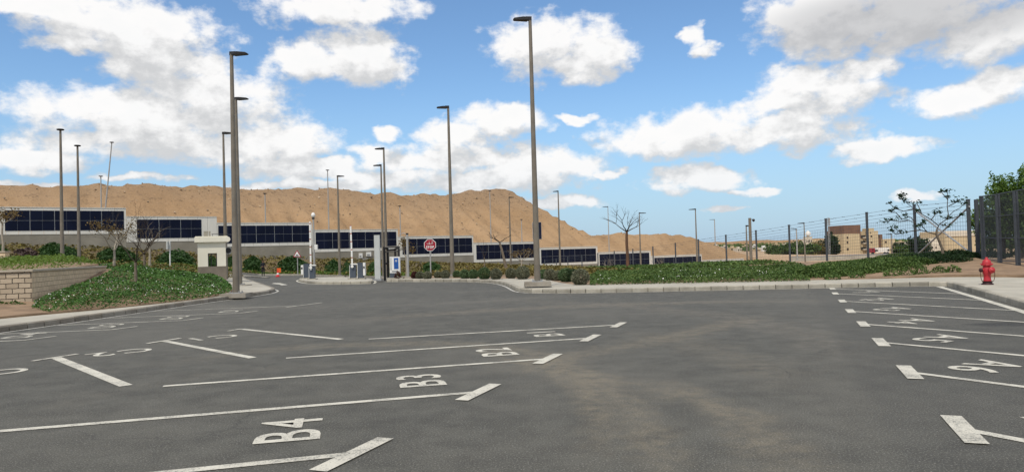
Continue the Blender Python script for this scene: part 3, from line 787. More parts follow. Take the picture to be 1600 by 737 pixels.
# rows of low dark green shrubs on the right, each one a plant
def bush(name, c, rx, ry, h, n, size, material, label, cat, group, seed, parent=None):
    rs = np.random.RandomState(seed); r = thing(name, c, label, cat, group)
    d = rs.normal(size=(n, 3)); d /= np.linalg.norm(d, axis=1)[:, None]; d[:, 2] = np.abs(d[:, 2])*1.0
    rad = rs.uniform(.72, 1.03, n)
    lum = np.array([1+.16*mnoise.noise(Vector((v[0]*2.2+seed, v[1]*2.2, v[2]*2.2))) for v in d])
    p = d*(rad*lum)[:, None]*np.array([rx, ry, h]) + np.array(c)
    leaf_cloud('foliage', p, size, material, r, up=.15, seed=seed)
    return r
rnd = random.Random(3)
SHW = ['thin', 'broad', 'dense', 'low', 'loose', 'wide', 'small', 'spreading']
BS = [(1285,431,1.6),(1310,429,1.8),(1338,427,1.7),(1368,425,1.7),(1398,423,1.9),(1425,419,1.7),(1452,416,1.8),(1482,417,1.7),(1505,414,1.5),(1345,417,1.8),(1385,413,1.9),(1560,411,1.2),(1475,408,2.0),(1430,408,2.0),(1320,418,1.7)]
BL = ['low green shrub at the left end of the shrub bank, beside the last white flowers','low green shrub second from the left end of the shrub bank','low green shrub in front of the fence post left of the tan block',
 'low green shrub below the tan building in the front of the shrub bank','low green shrub below the white lorry in the front of the shrub bank','low green shrub in front of the braced fence post','dark green shrub below the clumpy small tree',
 'dark green shrub left of the double corner fence post','dark green shrub at the foot of the double corner fence post','low green shrub in the back row below the tan building','low green shrub in the back row below the white lorry',
 'small dark shrub against the near fence right of the red hydrant','low green shrub under the crossed fence braces','low green shrub in the back row below the braced fence post','low green shrub in the back row left of the tan building']
for i, (x, y, w) in enumerate(BS):
    g0 = G(x, y, .25); g0 = g0 + Vector((0, .8, 0)); c = (g0.x, g0.y, float(Bzn([(g0.x, g0.y)])[0])-.05)
    bush('green_shrub', c, w, .9, .50 if i < 9 else .32, 3200, .095, M['leaf_dark'] if i in (6,7,8,11,12) else M['leaf_right'], BL[i], 'shrub', 'low green shrubs on the right bank', 40+i)
FS = [(1300,434.5),(1340,433),(1392,431),(1418,430),(1440,429),(1468,428),(1490,427.5)]
for i, (x, y) in enumerate(FS):
    g0 = G(x, y, .2); c = (g0.x, g0.y, float(Bzn([(g0.x, g0.y)])[0])-.03)
    bush('soil_seedling', c, .32, .28, .3, 160, .10, M['leaf_right'], 'small green plant on the bare soil between the pavement and the shrub bank', 'plant', 'small plants on the bare soil', 80+i)

# round clipped shrubs along the kerb in the middle
RS_ = [(648,429,6,'r','red brown bush between the pale pole and the stop sign'),(655.5,429,6.2,'o','olive round shrub just left of the stop sign pole'),(667.5,429,6.5,'o','olive round shrub right behind the stop sign pole'),
 (684,428.5,5.8,'o','small olive round shrub right of the stop sign pole'),(695.5,427.7,7,'o','olive round shrub left of the middle lamp post foot'),(713.5,427.5,6,'g','green round shrub touching the middle lamp post foot on its right'),
 (726,427.4,7.6,'g','green round shrub, second to the right of the middle lamp post'),(739.5,427.4,7.7,'g','olive green round shrub, third to the right of the middle lamp post'),
 (756.5,426.2,9.8,'g','broad green round shrub midway between the two lamp posts'),(775,427.2,9,'o','brownish round shrub right of the broad green one'),
 (798.6,426,8.6,'o','olive round shrub left of the largest shrub beside the tall lamp post'),(816.8,425,11,'o','large olive round shrub just left of the tall lamp post'),
 (850,427.5,8,'g','small green round shrub half hidden right of the tall lamp post'),(860,428,9.5,'o','brown olive round shrub second right of the tall lamp post'),
 (872.5,429.5,8.5,'o','narrow brown round shrub third right of the tall lamp post'),(885,428.5,11.5,'g','tall green round shrub in the cluster right of the tall lamp post'),
 (896,429,10,'g','bright green round shrub tucked behind the big reddish one'),(908,431.5,13.4,'o','big reddish olive round shrub at the right end of the row')]
for i, (x, y, r, k, lab) in enumerate(RS_):
    b = G(x, y+r, .15); rr = r*b.y/FPX
    c = (b.x, b.y+rr*.7, .12); t_ = thing('round_shrub', c, lab, 'shrub', 'clipped round shrubs along the kerb')
    rs = np.random.RandomState(100+i); n = int(2600)
    d = rs.normal(size=(n, 3)); d /= np.linalg.norm(d, axis=1)[:, None]
    lum = np.array([1+.10*mnoise.noise(Vector((v[0]*2.5+i, v[1]*2.5, v[2]*2.5))) for v in d])
    p = d*(rs.uniform(.80, 1.03, n)*lum)[:, None]*rr*np.array([1.05, 1.05, 1.0]) + np.array([c[0], c[1], c[2]+rr*.95])
    p = p[p[:, 2] > c[2]+.01]
    leaf_cloud('foliage', p, .055+.05*rr, {'o': M['leaf_shrub'], 'g': M['leaf_shrub_g'], 'r': M['leaf_redbush']}[k], t_, up=0, seed=i, wid=.4)
    mb = MB(); 
    for k2 in range(7):
        a = k2*.9; mb.tube([(c[0], c[1], c[2]-.05), (c[0]+math.cos(a)*rr*.45, c[1]+math.sin(a)*rr*.45, c[2]+rr*1.1)], [.02, .008], 5)
    mb.build('stems', M['twig'], t_)

# the planted bank between the entrance road and the solar walls
BK = FOOT[2:] + [(-6, 70), (4, 84), (14, 97)] + [tuple(wall_xy(s, 1.2)) for s in (72, 40, 10, -8, -25)] + [(-80, 66)]
sheet('planted_bank', BK, lambda xy: Tn(xy)+.05, 2.0, M['bank_soil'], .6)
def wall_foot_pt(x):                           # point of the wall's foot seen at column x
    p = wall_xy(wall_s(x), -.6); return (p.x, p.y)
def foot_pt(x):
    lo, hi_ = 0., 1.; best = None
    pts = [Vector((a, b, T(a, b))) for a, b in FOOT[2:] + [(-6, 70), (4, 84)]]
    for a, b in zip(pts, pts[1:]):
        xa, xb = px_of(a)[0], px_of(b)[0]
        if min(xa, xb) <= x <= max(xa, xb) and xa != xb:
            p = a.lerp(b, (x-xa)/(xb-xa)); return (p.x, p.y)
    return (pts[-1].x, pts[-1].y)
def blend(a, b, t): return (a[0]*(1-t)+b[0]*t, a[1]*(1-t)+b[1]*t)
BM = [(52,128,.30,78),(148,216,.12,182),(240,306,.1,272),(318,338,.1,330),(352,368,.1,360),(378,409,.12,392),(432,484,.1,452),(506,533,.1,520),(535,548,.2,540),(573,592,.15,582),(655,688,.3,668),(-30,8,.3,0)]
BLAB = ['dark green planted mound behind the two left lamp posts','dark green planted mound left of the bare tree','dark green planted mound below the second solar wall section','dark green strip of planting just left of the booth','dark green planted strip right of the booth',
  'dark green planted mound left of the standing person','large dark green planted mound behind the triangular road sign','dark green planted mound left of the slim lamp post','dark green planted mound right of the slim lamp post','dark green planted mound behind the pale grey slab','dark green planted mound behind the stop sign','dark green planted mound at the left edge']
for i, (x0, x1, t0, xm) in enumerate(BM):
    f0, f1 = foot_pt(x0), foot_pt(x1); wm, wl_, wr = wall_foot_pt(xm), wall_foot_pt(x0*.85+xm*.15), wall_foot_pt(x1*.85+xm*.15)
    q = [blend(f0, wall_foot_pt(x0), .14), blend(f1, wall_foot_pt(x1), .14), blend(f1, wr, .62), blend(foot_pt(xm), wm, .88), blend(f0, wl_, .62)]
    cover('bank_planting', q, 5200, lambda a: Tn(a)+.08, .85, .34, M['leaf_mound'], BLAB[i], 200+i, 1.2)
cover('dry_bank_planting', BK, 26000, lambda a: Tn(a)+.05, .38, .34, M['leaf_yellow'], 'dry yellow and rust ground cover filling the bank below the solar walls', 230, .3, thin=.45)
PB = [foot_pt(18), foot_pt(60), blend(foot_pt(60), wall_foot_pt(60), .5), blend(foot_pt(18), wall_foot_pt(18), .6)]
cover('purple_planting', PB, 2200, lambda a: Tn(a)+.1, .7, .32, M['leaf_purple'], 'purple grey planting on the bank at the far left', 231, .8)
# kerb line and grass verge at the far side of the road
vf = [Vector((a, b, 0)) for a, b in FOOT[2:]]
mb = MB()
for a, b in zip(vf, vf[1:]):
    d_ = (b-a).normalized(); nn = Vector((-d_.y, d_.x, 0))
    if nn.y < 0: nn = -nn
    q = [a-nn*.1, b-nn*.1, b+nn*.15, a+nn*.15]
    zz = [Az(p.x, p.y) for p in q]
    mb.add([(p.x, p.y, z-.2) for p, z in zip(q, zz)] + [(p.x, p.y, z+.14) for p, z in zip(q, zz)], [(4,5,6,7),(0,1,5,4),(1,2,6,5),(2,3,7,6),(3,0,4,7)])
o = mb.build('kerb', M['kerb']); o['kind'] = 'structure'
vg = [(p.x, p.y) for p in offset(vf, .2)] + [(p.x, p.y) for p in offset(vf, 2.2)][::-1]
if sum(1 for p in vg[len(vf):] if p[1] > 60) and (offset(vf, 2.2)[4].y < vf[4].y): vg = [(p.x, p.y) for p in offset(vf, -.2)] + [(p.x, p.y) for p in offset(vf, -2.2)][::-1]
cover('verge_planting', vg, 7000, lambda a: Tn(a)+.06, .35, .22, M['leaf_bright'], 'low yellow green verge between the far kerb and the bank', 232, .5, thin=.2)

# ------------------------------------------------------------------ block retaining wall on the left
def block_mat(name, c1, c2, bw, bh, mortar, off=.5):
    m, t, b = new_mat(name)
    uv = t.n.new('ShaderNodeTexCoord').outputs['UV']
    nz = t.noise(uv, 9.0, 4, .6)[1]
    v2 = t.vm('ADD', uv, t.vm('MULTIPLY', t.vm('SUBTRACT', nz, (.5, .5, .5)), (.045, .04, 0)))
    br = t.node('ShaderNodeTexBrick', {'Vector': v2, 'Color1': (*c1, 1), 'Color2': (*c2, 1), 'Mortar': (.05, .04, .03, 1), 'Scale': 1.0, 'Mortar Size': mortar, 'Mortar Smooth': .3, 'Bias': 0.0, 'Brick Width': bw, 'Row Height': bh}, offset=off)
    n2 = t.noise(uv, 3.0, 5, .65)[0]; n3 = t.noise(uv, 40.0, 3, .6)[0]
    c = t.mix(t.m('MULTIPLY', t.ss(n2, .4, .7), .35), br.outputs['Color'], tuple(x*.6 for x in c1))
    c = t.mix(t.m('MULTIPLY', t.ss(n3, .5, .7), .25), c, (.5, .42, .32))
    t.l.new(c, b.inputs['Base Color']); b.inputs['Roughness'].default_value = .95
    hgt = t.m('ADD', t.m('MULTIPLY', br.outputs['Fac'], -1.0), t.m('MULTIPLY', n3, .25))
    bn = t.node('ShaderNodeBump', {'Height': hgt, 'Strength': .9, 'Distance': .03}); t.l.new(bn.outputs[0], b.inputs['Normal'])
    return m
M['block_a'] = block_mat('tan_rough_blocks', (.54, .445, .33), (.43, .35, .255), .34, .165, .013)
M['block_b'] = block_mat('tan_flush_blocks', (.68, .54, .37), (.60, .47, .32), .34, .165, .005)
M['coping'] = mat('tan_coping', (.40, .35, .28), (.47, .42, .34), 2, .9, .2, 20)
def wall_run(name, a, b, z0f, z1f, th, material, parent, inward, n=10):
    # a wall between two plan points, its foot and top following z0f and z1f, with UVs in metres
    a = Vector((a[0], a[1], 0)); b = Vector((b[0], b[1], 0)); L = (b-a).length; d_ = (b-a)/L
    nn = Vector((-d_.y, d_.x, 0))*inward*th
    me = bpy.data.meshes.new(name); vs = []; fs = []; uv = []
    for i in range(n+1):
        p = a+d_*(L*i/n); z0, z1 = z0f(i/n), z1f(i/n)
        vs += [(p.x, p.y, z0), (p.x, p.y, z1), (p.x+nn.x, p.y+nn.y, z1), (p.x+nn.x, p.y+nn.y, z0)]; uv.append((L*i/n, z0, z1))
    for i in range(n):
        o = i*4
        for k in range(3): fs.append((o+k, o+4+k, o+5+k, o+1+k))
    fs.append((0,1,2,3)); fs.append((n*4+3, n*4+2, n*4+1, n*4))
    off = parent_world(parent)
    me.from_pydata([tuple(Vector(v)-off) for v in vs], [], fs); me.materials.append(material)
    l = me.uv_layers.new(name='UVMap')
    for poly in me.polygons:
        for li in poly.loop_indices:
            vi = me.loops[li].vertex_index; co = vs[vi]; col_ = vi//4
            l.data[li].uv = (uv[col_][0], co[2] + (.0 if vi % 4 in (0, 1) else th))
    bm = bmesh.new(); bm.from_mesh(me); bmesh.ops.recalc_face_normals(bm, faces=bm.faces[:]); bm.to_mesh(me); bm.free()
    o = bpy.data.objects.new(name, me); COL.objects.link(o); o.parent = parent; return o
rw = thing('retaining_wall', (WC.x, WC.y, .1), 'tan block retaining wall with thin coping at the left, holding the hedge terrace', 'wall')
WTOP = 1.43
wall_run('front_face', (WS.x, WS.y), (WC.x, WC.y), lambda t: -.1, lambda t: WTOP-.07, .3, M['block_a'], rw, 1, 12)
wall_run('side_face', (WC.x+.004, WC.y+.004), (WE.x, WE.y), lambda t: -.1, lambda t: WTOP-.07, .3, M['block_b'], rw, 1, 14)
wall_run('coping', (WS.x, WS.y-.03), (WC.x+.05, WC.y-.03), lambda t: WTOP-.068, lambda t: WTOP, .36, M['coping'], rw, 1, 12)
wall_run('coping', (WC.x+.06, WC.y-.02), (WE.x+.04, WE.y), lambda t: WTOP-.068, lambda t: WTOP+.002, .36, M['coping'], rw, 1, 12)
# low green weeds at the wall's foot
bush('wall_weed', (P(18, 490, 23.0).x, 22.9, .12), .7, .3, .35, 260, .11, M['leaf_right'], 'pale green weed growing at the foot of the block wall', 'weed', None, 301)
# stepped blocks at the left edge
sb = thing('stepped_wall', P(6, 410, 44), 'short stepped block wall at the left edge above the hedge', 'wall')
p0 = P(-30, 405, 44); p1 = P(8, 405, 44); p2 = P(18, 405, 45)
wall_run('upper_step', (p0.x, p0.y), (p1.x, p1.y), lambda t: .8, lambda t: 2.35, .4, M['block_b'], sb, 1, 4)
wall_run('lower_step', (p1.x+.01, p1.y), (p2.x, p2.y), lambda t: .8, lambda t: 2.0, .4, M['block_b'], sb, 1, 3)
wall_run('coping', (p0.x, p0.y-.04), (p1.x+.03, p1.y-.04), lambda t: 2.352, lambda t: 2.44, .48, M['coping'], sb, 1, 3)
wall_run('coping', (p1.x+.04, p1.y-.04), (p2.x+.03, p2.y-.04), lambda t: 2.002, lambda t: 2.09, .48, M['coping'], sb, 1, 3)

# ------------------------------------------------------------------ solar walls
WR = math.atan2(WU.y, WU.x)
SEC = [(-32,198.2,8,195,328.8,360.2,4,'long solar wall section at the far left behind the two thin lamp posts'),
 (198.2,340,214.6,316,342.6,372.2,3,'second solar wall section from the left, with a blank cream panel at its right end'),
 (340,488.5,341.5,484.5,352.3,380,5,'solar wall section behind the booth and the standing person'),
 (488.5,622.5,493.4,620,362.8,388.4,5,'solar wall section behind the open barrier arms'),
 (622.5,740,628.7,738,373,397.6,5,'solar wall section behind the stop sign'),
 (740,839,744,836,382.5,405.2,5,'solar wall section behind the round shrubs and the tall lamp post'),
 (839,933.5,845,931,390,411,5,'solar wall section right of the tall lamp post'),
 (933.5,1016.5,936,1014,397,418.4,5,'grey looking solar wall section seen through the fence behind the bare tree'),
 (1016.5,1096,1021.5,1094.6,402.6,421,5,'solar wall section right of the bare tree, behind the fence'),
 (1096,1161.5,1097,1160,409,427,5,'last solar wall section at the right end, mostly hidden by planting')]
ROTW = Matrix.Rotation(WR, 3, 'Z')
def wbox(mb, s0, s1, t0, t1, z0, z1, mi=0):
    c = wall_xy((s0+s1)/2, (t0+t1)/2); mb.box((c.x, c.y, (z0+z1)/2), (s1-s0, t1-t0, z1-z0), M=ROTW, mi=mi)
SECS = []
for i, (x0, x1, a0, a1, yt, yb, ncol, lab) in enumerate(SEC):
    s0, s1, q0, q1 = wall_s(x0), wall_s(x1), wall_s(a0), wall_s(a1)
    pm = wall_xy(q0 if i else wall_s(100)); xm = px_of((pm.x, pm.y, 2.0))[0]
    zt = P(xm, yt, pm.y).z; zb = zt-2.30
    base = wall_xy((s0+s1)/2); r = thing('solar_wall', (base.x, base.y, T(base.x, base.y)), lab, 'solar wall', 'stepped solar wall sections below the sand hill')
    mb = MB(); ct, cb = zt+.30, zb-.42
    # cream cladding as vertical sheets with thin joints
    k = max(1, round((s1-s0)/1.15)); w_ = (s1-s0)/k
    for j in range(k): wbox(mb, s0+j*w_+(.012 if j else .02), s0+(j+1)*w_-.012, 0, .25, cb, ct)
    mb.build('cladding', M['white_clad'], r)
    mb = MB(); wbox(mb, s0+.02, s1-.02, -.05, .32, ct+.002, ct+.07); mb.build('coping', M['white_clad'], r)
    mb = MB(); zg = min(T(*wall_xy(s0)), T(*wall_xy(s1)))-1.5
    wbox(mb, s0+.006, s1-.006, .04, .30, zg, cb-.003); mb.build('concrete_base', M['concrete'], r)
    cw = (q1-q0)/ncol if i else 2.42*1.0
    if i == 0: ncol = max(1, round((q1-q0)/2.45)); cw = (q1-q0)/ncol
    for cidx in range(ncol):
        for row in range(2):
            mb = MB(); u0 = q0+cidx*cw+.022; u1 = q0+(cidx+1)*cw-.022; z0 = zb+row*1.15+.008; z1 = z0+1.134; um = (u0+u1)/2
            wbox(mb, u0, u1, -.035, -.004, z0, z1, 1)
            wbox(mb, u0+.012, um-.010, -.041, -.036, z0+.014, z1-.014, 0); wbox(mb, um+.010, u1-.012, -.041, -.036, z0+.014, z1-.014, 0)
            mb.build('solar_panel', [M['panel'], M['panel_frame']], r)
    SECS.append((s0, s1, cb, ct))

# ------------------------------------------------------------------ lamp posts
def lamp_post(base, h, arm, label, r0=.14, r1=.065, head=.62, plinth=True, pale=False, group='street lamps around the car park', lean=0.0, disc=False, name='lamp_post', mats=None):
    r0, r1 = r0*.92, r1*.92; base = Vector(base); t = thing(name, base, label, 'lamp post', group); pm = mats or (M['pole_pale'] if pale else M['pole'])
    top = base+Vector((h*math.tan(lean), 0, h))
    mb = MB(); z0 = .16 if plinth else 0
    mb.tube([base+Vector((0, 0, z0)), base.lerp(top, .5)+Vector((0,0,z0*.5)), top], [r0, (r0+r1)/2, r1], 12); mb.build('pole', pm, t)
    if plinth:
        mb = MB(); mb.box(base+Vector((0, 0, .075)), (1.05, .85, .17), taper=.97); mb.build('plinth', M['kerb_brown'], t)
        mb = MB(); mb.box(base+Vector((0, 0, .175)), (.42, .42, .03)); 
        for a in (-1, 1):
            for b in (-1, 1): mb.tube([base+Vector((a*.17, b*.17, .19)), base+Vector((a*.17, b*.17, .25))], .018, 6)
        mb.build('base_plate', M['galv'], t)
    if arm is not None:
        a = Vector((arm[0], arm[1], 0)).normalized()
        if disc:
            mb = MB(); mb.lathe(top, [(.05, -.05), (.22, -.03), (.27, .03), (.20, .07), (.06, .09)], 16); mb.build('lamp_head', M['dark'], t)
        else:
            b = Vector((-a.y, a.x, 0)); mb = MB(); R = Matrix((a, b, Vector((0,0,1)))).transposed()
            mb.box(top+a*.06+Vector((0,0,.02)), (.24, .13, .15), M=R); mb.build('bracket', M['dark'], t)
            mb = MB(); prof = [(.10, -.055), (.10, .05), (head*.45, .065), (head, .03), (head+.05, -.01), (head, -.045)]; vs = []
            for w_ in (-.15, .15):
                for u, z in prof: vs.append(top + a*u + b*(w_*(.75 if u > head*.9 else 1)) + Vector((0, 0, z)))
            n = len(prof); mb.add(vs, [tuple(range(n))[::-1], tuple(range(n, 2*n))] + [(i, (i+1) % n, n+(i+1) % n, n+i) for i in range(n)])
            mb.build('lamp_head', M['dark'], t)
    return t
def lamp_px(xb, yb, d, yt, arm, label, **k):
    b = P(xb, yb, d); x_t = P(xb, yt, d)
    # a true vertical: height such that its top is seen at yt
    lo, hi_ = 1., 30.
    for _ in range(40):
        m_ = (lo+hi_)/2
        if px_of(b+Vector((0, 0, m_)))[1] > yt: lo = m_
        else: hi_ = m_
    return lamp_post(b, lo, arm, label, **k)
E, Wt = (1, -.1), (-1, -.1)
lamp_px(369.3, 464, 28.6, 85, E, 'tallest lamp post on the left, standing on the pavement corner right of the booth', r0=.145, r1=.075)
lamp_px(374.5, 449.5, 38, 155, E, 'grey lamp post just behind the nearest left one, overlapping it', r0=.155, r1=.075)
lamp_px(353.5, 441.5, 47.5, 208.5, E, 'grey lamp post beside the booth, furthest of the three by the pavement', r0=.145, r1=.065)
lamp_px(840, 446, 28.3, 30.5, Wt, 'tallest lamp post of all, in the middle, with a navy sign behind it', r0=.135, r1=.07)
lamp_px(707.2, 434, 42, 168, Wt, 'lamp post between the stop sign and the tall middle one', r0=.135, r1=.07)
lamp_px(604.5, 437, 54.5, 232.5, Wt, 'lamp post behind the black gate frame with its arm to the left', r0=.135, r1=.07)
lamp_px(599.5, 435, 62.5, 258.5, Wt, 'shorter looking lamp post left of the one behind the black gate frame', r0=.135, r1=.07)
lamp_px(531, 433, 70.5, 275.5, E, 'slim lamp post behind the gate island between the two barriers', r0=.145, r1=.075)
lamp_px(97.6, 414, 53, 203, (.2, -1), 'left lamp post of the two thin ones above the hedge terrace', r0=.15, r1=.08, disc=True)
lamp_px(124, 415, 59.5, 228, (.2, -1), 'right lamp post of the two thin ones above the hedge terrace', r0=.15, r1=.08, disc=True)
lamp_px(798.5, 418, 95, 308.5, E, 'distant lamp post left of the tallest middle one, in front of the hill end', r0=.145, r1=.075)
lamp_px(875.5, 420, 92, 299, Wt, 'distant lamp post right of the tallest middle one', r0=.145, r1=.075)
G2 = 'far lamp posts beyond the solar walls'
lamp_px(952.5, 412, 140, 323, Wt, 'far pale lamp post left of the tall bare tree', plinth=False, pale=True, r0=.13, group=G2, head=1.0)
lamp_px(1001.5, 421, 100, 333, E, 'dark far lamp post right of the tall bare tree', plinth=False, r0=.14, group=G2, head=.9)
lamp_px(1089.5, 416, 90, 327, Wt, 'far lamp post beside the thick fence post at the end of the sand mound', plinth=False, r0=.13, group=G2, head=.8)
lamp_px(1118, 392, 190, 343, Wt, 'pale far lamp post between two fence posts, standing on the sand', plinth=False, pale=True, r0=.17, r1=.12, group=G2, head=1.3)
lamp_px(1168, 415, 80, 353, E, 'brown lamp post just left of the camera pole by the fence', plinth=False, r0=.12, group=G2, head=.5)
lamp_px(1246, 407, 120, 358, Wt, 'pale far lamp post left of its darker neighbour, beyond the fence', plinth=False, pale=True, r0=.15, r1=.1, group=G2, head=.9)
lamp_px(1258.5, 412, 105, 348.5, Wt, 'dark lamp post beyond the fence left of the tan building', plinth=False, r0=.12, group=G2, head=.9)
lamp_px(1394, 401, 110, 366, Wt, 'brown lamp post in front of the right end of the tan building', plinth=False, r0=.11, group=G2, head=.8)
G3 = 'thin pale masts in front of the sand hill'
def mast(x, yb, d, yt, label, lean=0.0, lamp=True):
    lamp_px(x, yb, d, yt, (1, -.3) if lamp else None, label, plinth=False, pale=True, r0=.10, r1=.07, group=G3, disc=True, lean=lean, name='mast')
mast(158.5, 338, 92, 275.5, 'short thin mast above the far left solar section')
mast(163.5, 338, 91, 223, 'tall leaning mast above the far left solar section', lean=math.radians(6.5))
mast(415, 352, 99, 302.5, 'thin mast with dark top on the hill right of the left lamp posts')
mast(514, 365, 104, 266, 'tall thin mast left of the slim lamp post, on the hill')
mast(626, 375, 112, 322, 'short thin mast on the hill above the black gate frame')
mast(767.5, 384, 121, 298, 'thin mast reaching the crest of the hill between two lamp posts')
mast(816, 392, 126, 343, 'small thin mast low on the hill left of the tallest lamp post')
# navy sign behind the tallest post
b = P(839.8, 446, 28.3); t = thing('post_sign', b+Vector((.09, .22, 2.0)), 'dark navy sign fixed behind the tallest lamp post, seen past both its sides', 'sign')
mb = MB(); Rz_ = Matrix.Rotation(math.radians(8), 3, 'Z'); zc = P(840, 360, 28.3).z; cpt = Vector((P(839.6, 360, 28.3).x, 28.62, zc))
mb.box(cpt, (.34, .03, .66), M=Rz_); mb.build('sign_plate', M['navy'], t)
mb = MB(); mb.box(cpt+Vector((0, .022, 0)), (.36, .008, .68), M=Rz_); mb.build('plate_edge', M['white'], t)
for dz in (.2, -.2):
    mb = MB(); mb.tube([cpt+Vector((0, -.22, dz)), cpt+Vector((0, -.02, dz))], .03, 6); mb.build('clamp', M['dark'], t)

# ------------------------------------------------------------------ fence on the right
fe = thing('security_fence', (FN[5].x, FN[5].y, .4), 'slate grey security fence of posts and thin wires running along the right', 'fence')
fz = [P(*p).z for p in fence_px]
def fence_base(i): return fz[i]-3.05
for i in range(5, len(FN)):
    p = FN[i]; w_ = .13 if i > 5 else .16; mb = MB()
    if i in (11,): w_ = .13
    mb.box((p.x, p.y, (fz[i]+fence_base(i)-.4)/2), (w_, .10, fz[i]-fence_base(i)+.4)); mb.box((p.x, p.y, fz[i]+.015), (w_+.03, .13, .03)); mb.build('post', M['fence'], fe)
p = FN[12-0]; 
mb = MB(); q = FN[5]+Vector((.35, -.1, 0)); mb.box((q.x, q.y, (fz[5]+fence_base(5)-.4)/2), (.16, .12, fz[5]-fence_base(5)+.4)); mb.build('post', M['fence'], fe)
for i in range(5, len(FN)-1):
    a, c = FN[i], FN[i+1]; za, zc_ = fz[i], fz[i+1]; mb = MB()
    rows = [.06, .28, .50] + list(np.arange(.72, 2.95, .20))
    for k, dz in enumerate(rows):
        r = .008 if k < 3 else .006
        mb.tube([(a.x, a.y+.05, za-dz), (c.x, c.y+.05, zc_-dz)], r, 4, smooth=False)
    if i < 12:
        L = (c-a).length
        for k in range(1, int(L/.22)):
            f_ = k*.22/L; p = a.lerp(c, f_); zz = za*(1-f_)+zc_*f_
            mb.tube([(p.x, p.y+.058, zz-.72), (p.x, p.y+.058, zz-2.95)], .0055, 4, smooth=False)
    # barbs on the top strands
    for k in range(14):
        f_ = (k+.5)/14; p = a.lerp(c, f_); zz = za*(1-f_)+zc_*f_-(.06 if k % 3 else .28)
        if (k//2+i) % 2 == 0: mb.tube([(p.x-.09, p.y+.05, zz+.02), (p.x+.09, p.y+.05, zz-.02)], .011, 4, smooth=False)
    mb.build('wire_panel', M['fence'], fe)
for (a, za), (c, zc_) in (((FN[6], fz[6]-.35), (FN[5], fence_base(5)+.3)), ((FN[5], fz[5]-.35), (FN[6], fence_base(6)+.15))):
    mb = MB(); mb.tube([(a.x, a.y-.1, za), (c.x, c.y-.1, zc_)], .045, 8); mb.build('brace', M['galv'], fe)
# close mesh fence on the far right, up to the corner
mf = thing('mesh_fence', (FN[3].x, FN[3].y, .4), 'dense dark mesh fence in front of the leafy trees at the right edge', 'fence')
cor = FN[5]+Vector((.62, -.2, 0)); pts = [Vector((cor.x, cor.y, fz[5]-.05))] + [Vector((FN[i].x, FN[i].y, fz[i])) for i in (4, 3, 2)]
stepv = pts[3]-pts[2]
pts += [pts[3]+stepv*k for k in (1, 2, 3)]
for k, p in enumerate(pts):
    if k == 0: continue
    mb = MB(); mb.box((p.x, p.y-.02, p.z-1.75), (.15, .12, 3.5)); mb.build('post', M['fence'], mf)
for a, c in zip(pts, pts[1:]):
    mb = MB(); L = (Vector((c.x-a.x, c.y-a.y, 0))).length; d_ = (c-a)
    for k in range(118):
        dz = .02+k*.0254; mb.tube([a+Vector((0, .06, -dz)), c+Vector((0, .06, -dz))], .0042, 3, smooth=False, caps=False)
    for k in range(1, int(L/.076)):
        f_ = k*.076/L; p = a+d_*f_; mb.tube([p+Vector((0, .066, -.02)), p+Vector((0, .066, -3.02))], .003, 3, smooth=False, caps=False)
    for dz in (.02, 1.0, 2.0, 3.0): mb.tube([a+Vector((0, .05, -dz)), c+Vector((0, .05, -dz))], .02, 4, smooth=False)
    mb.build('mesh_panel', M['fence'], mf)
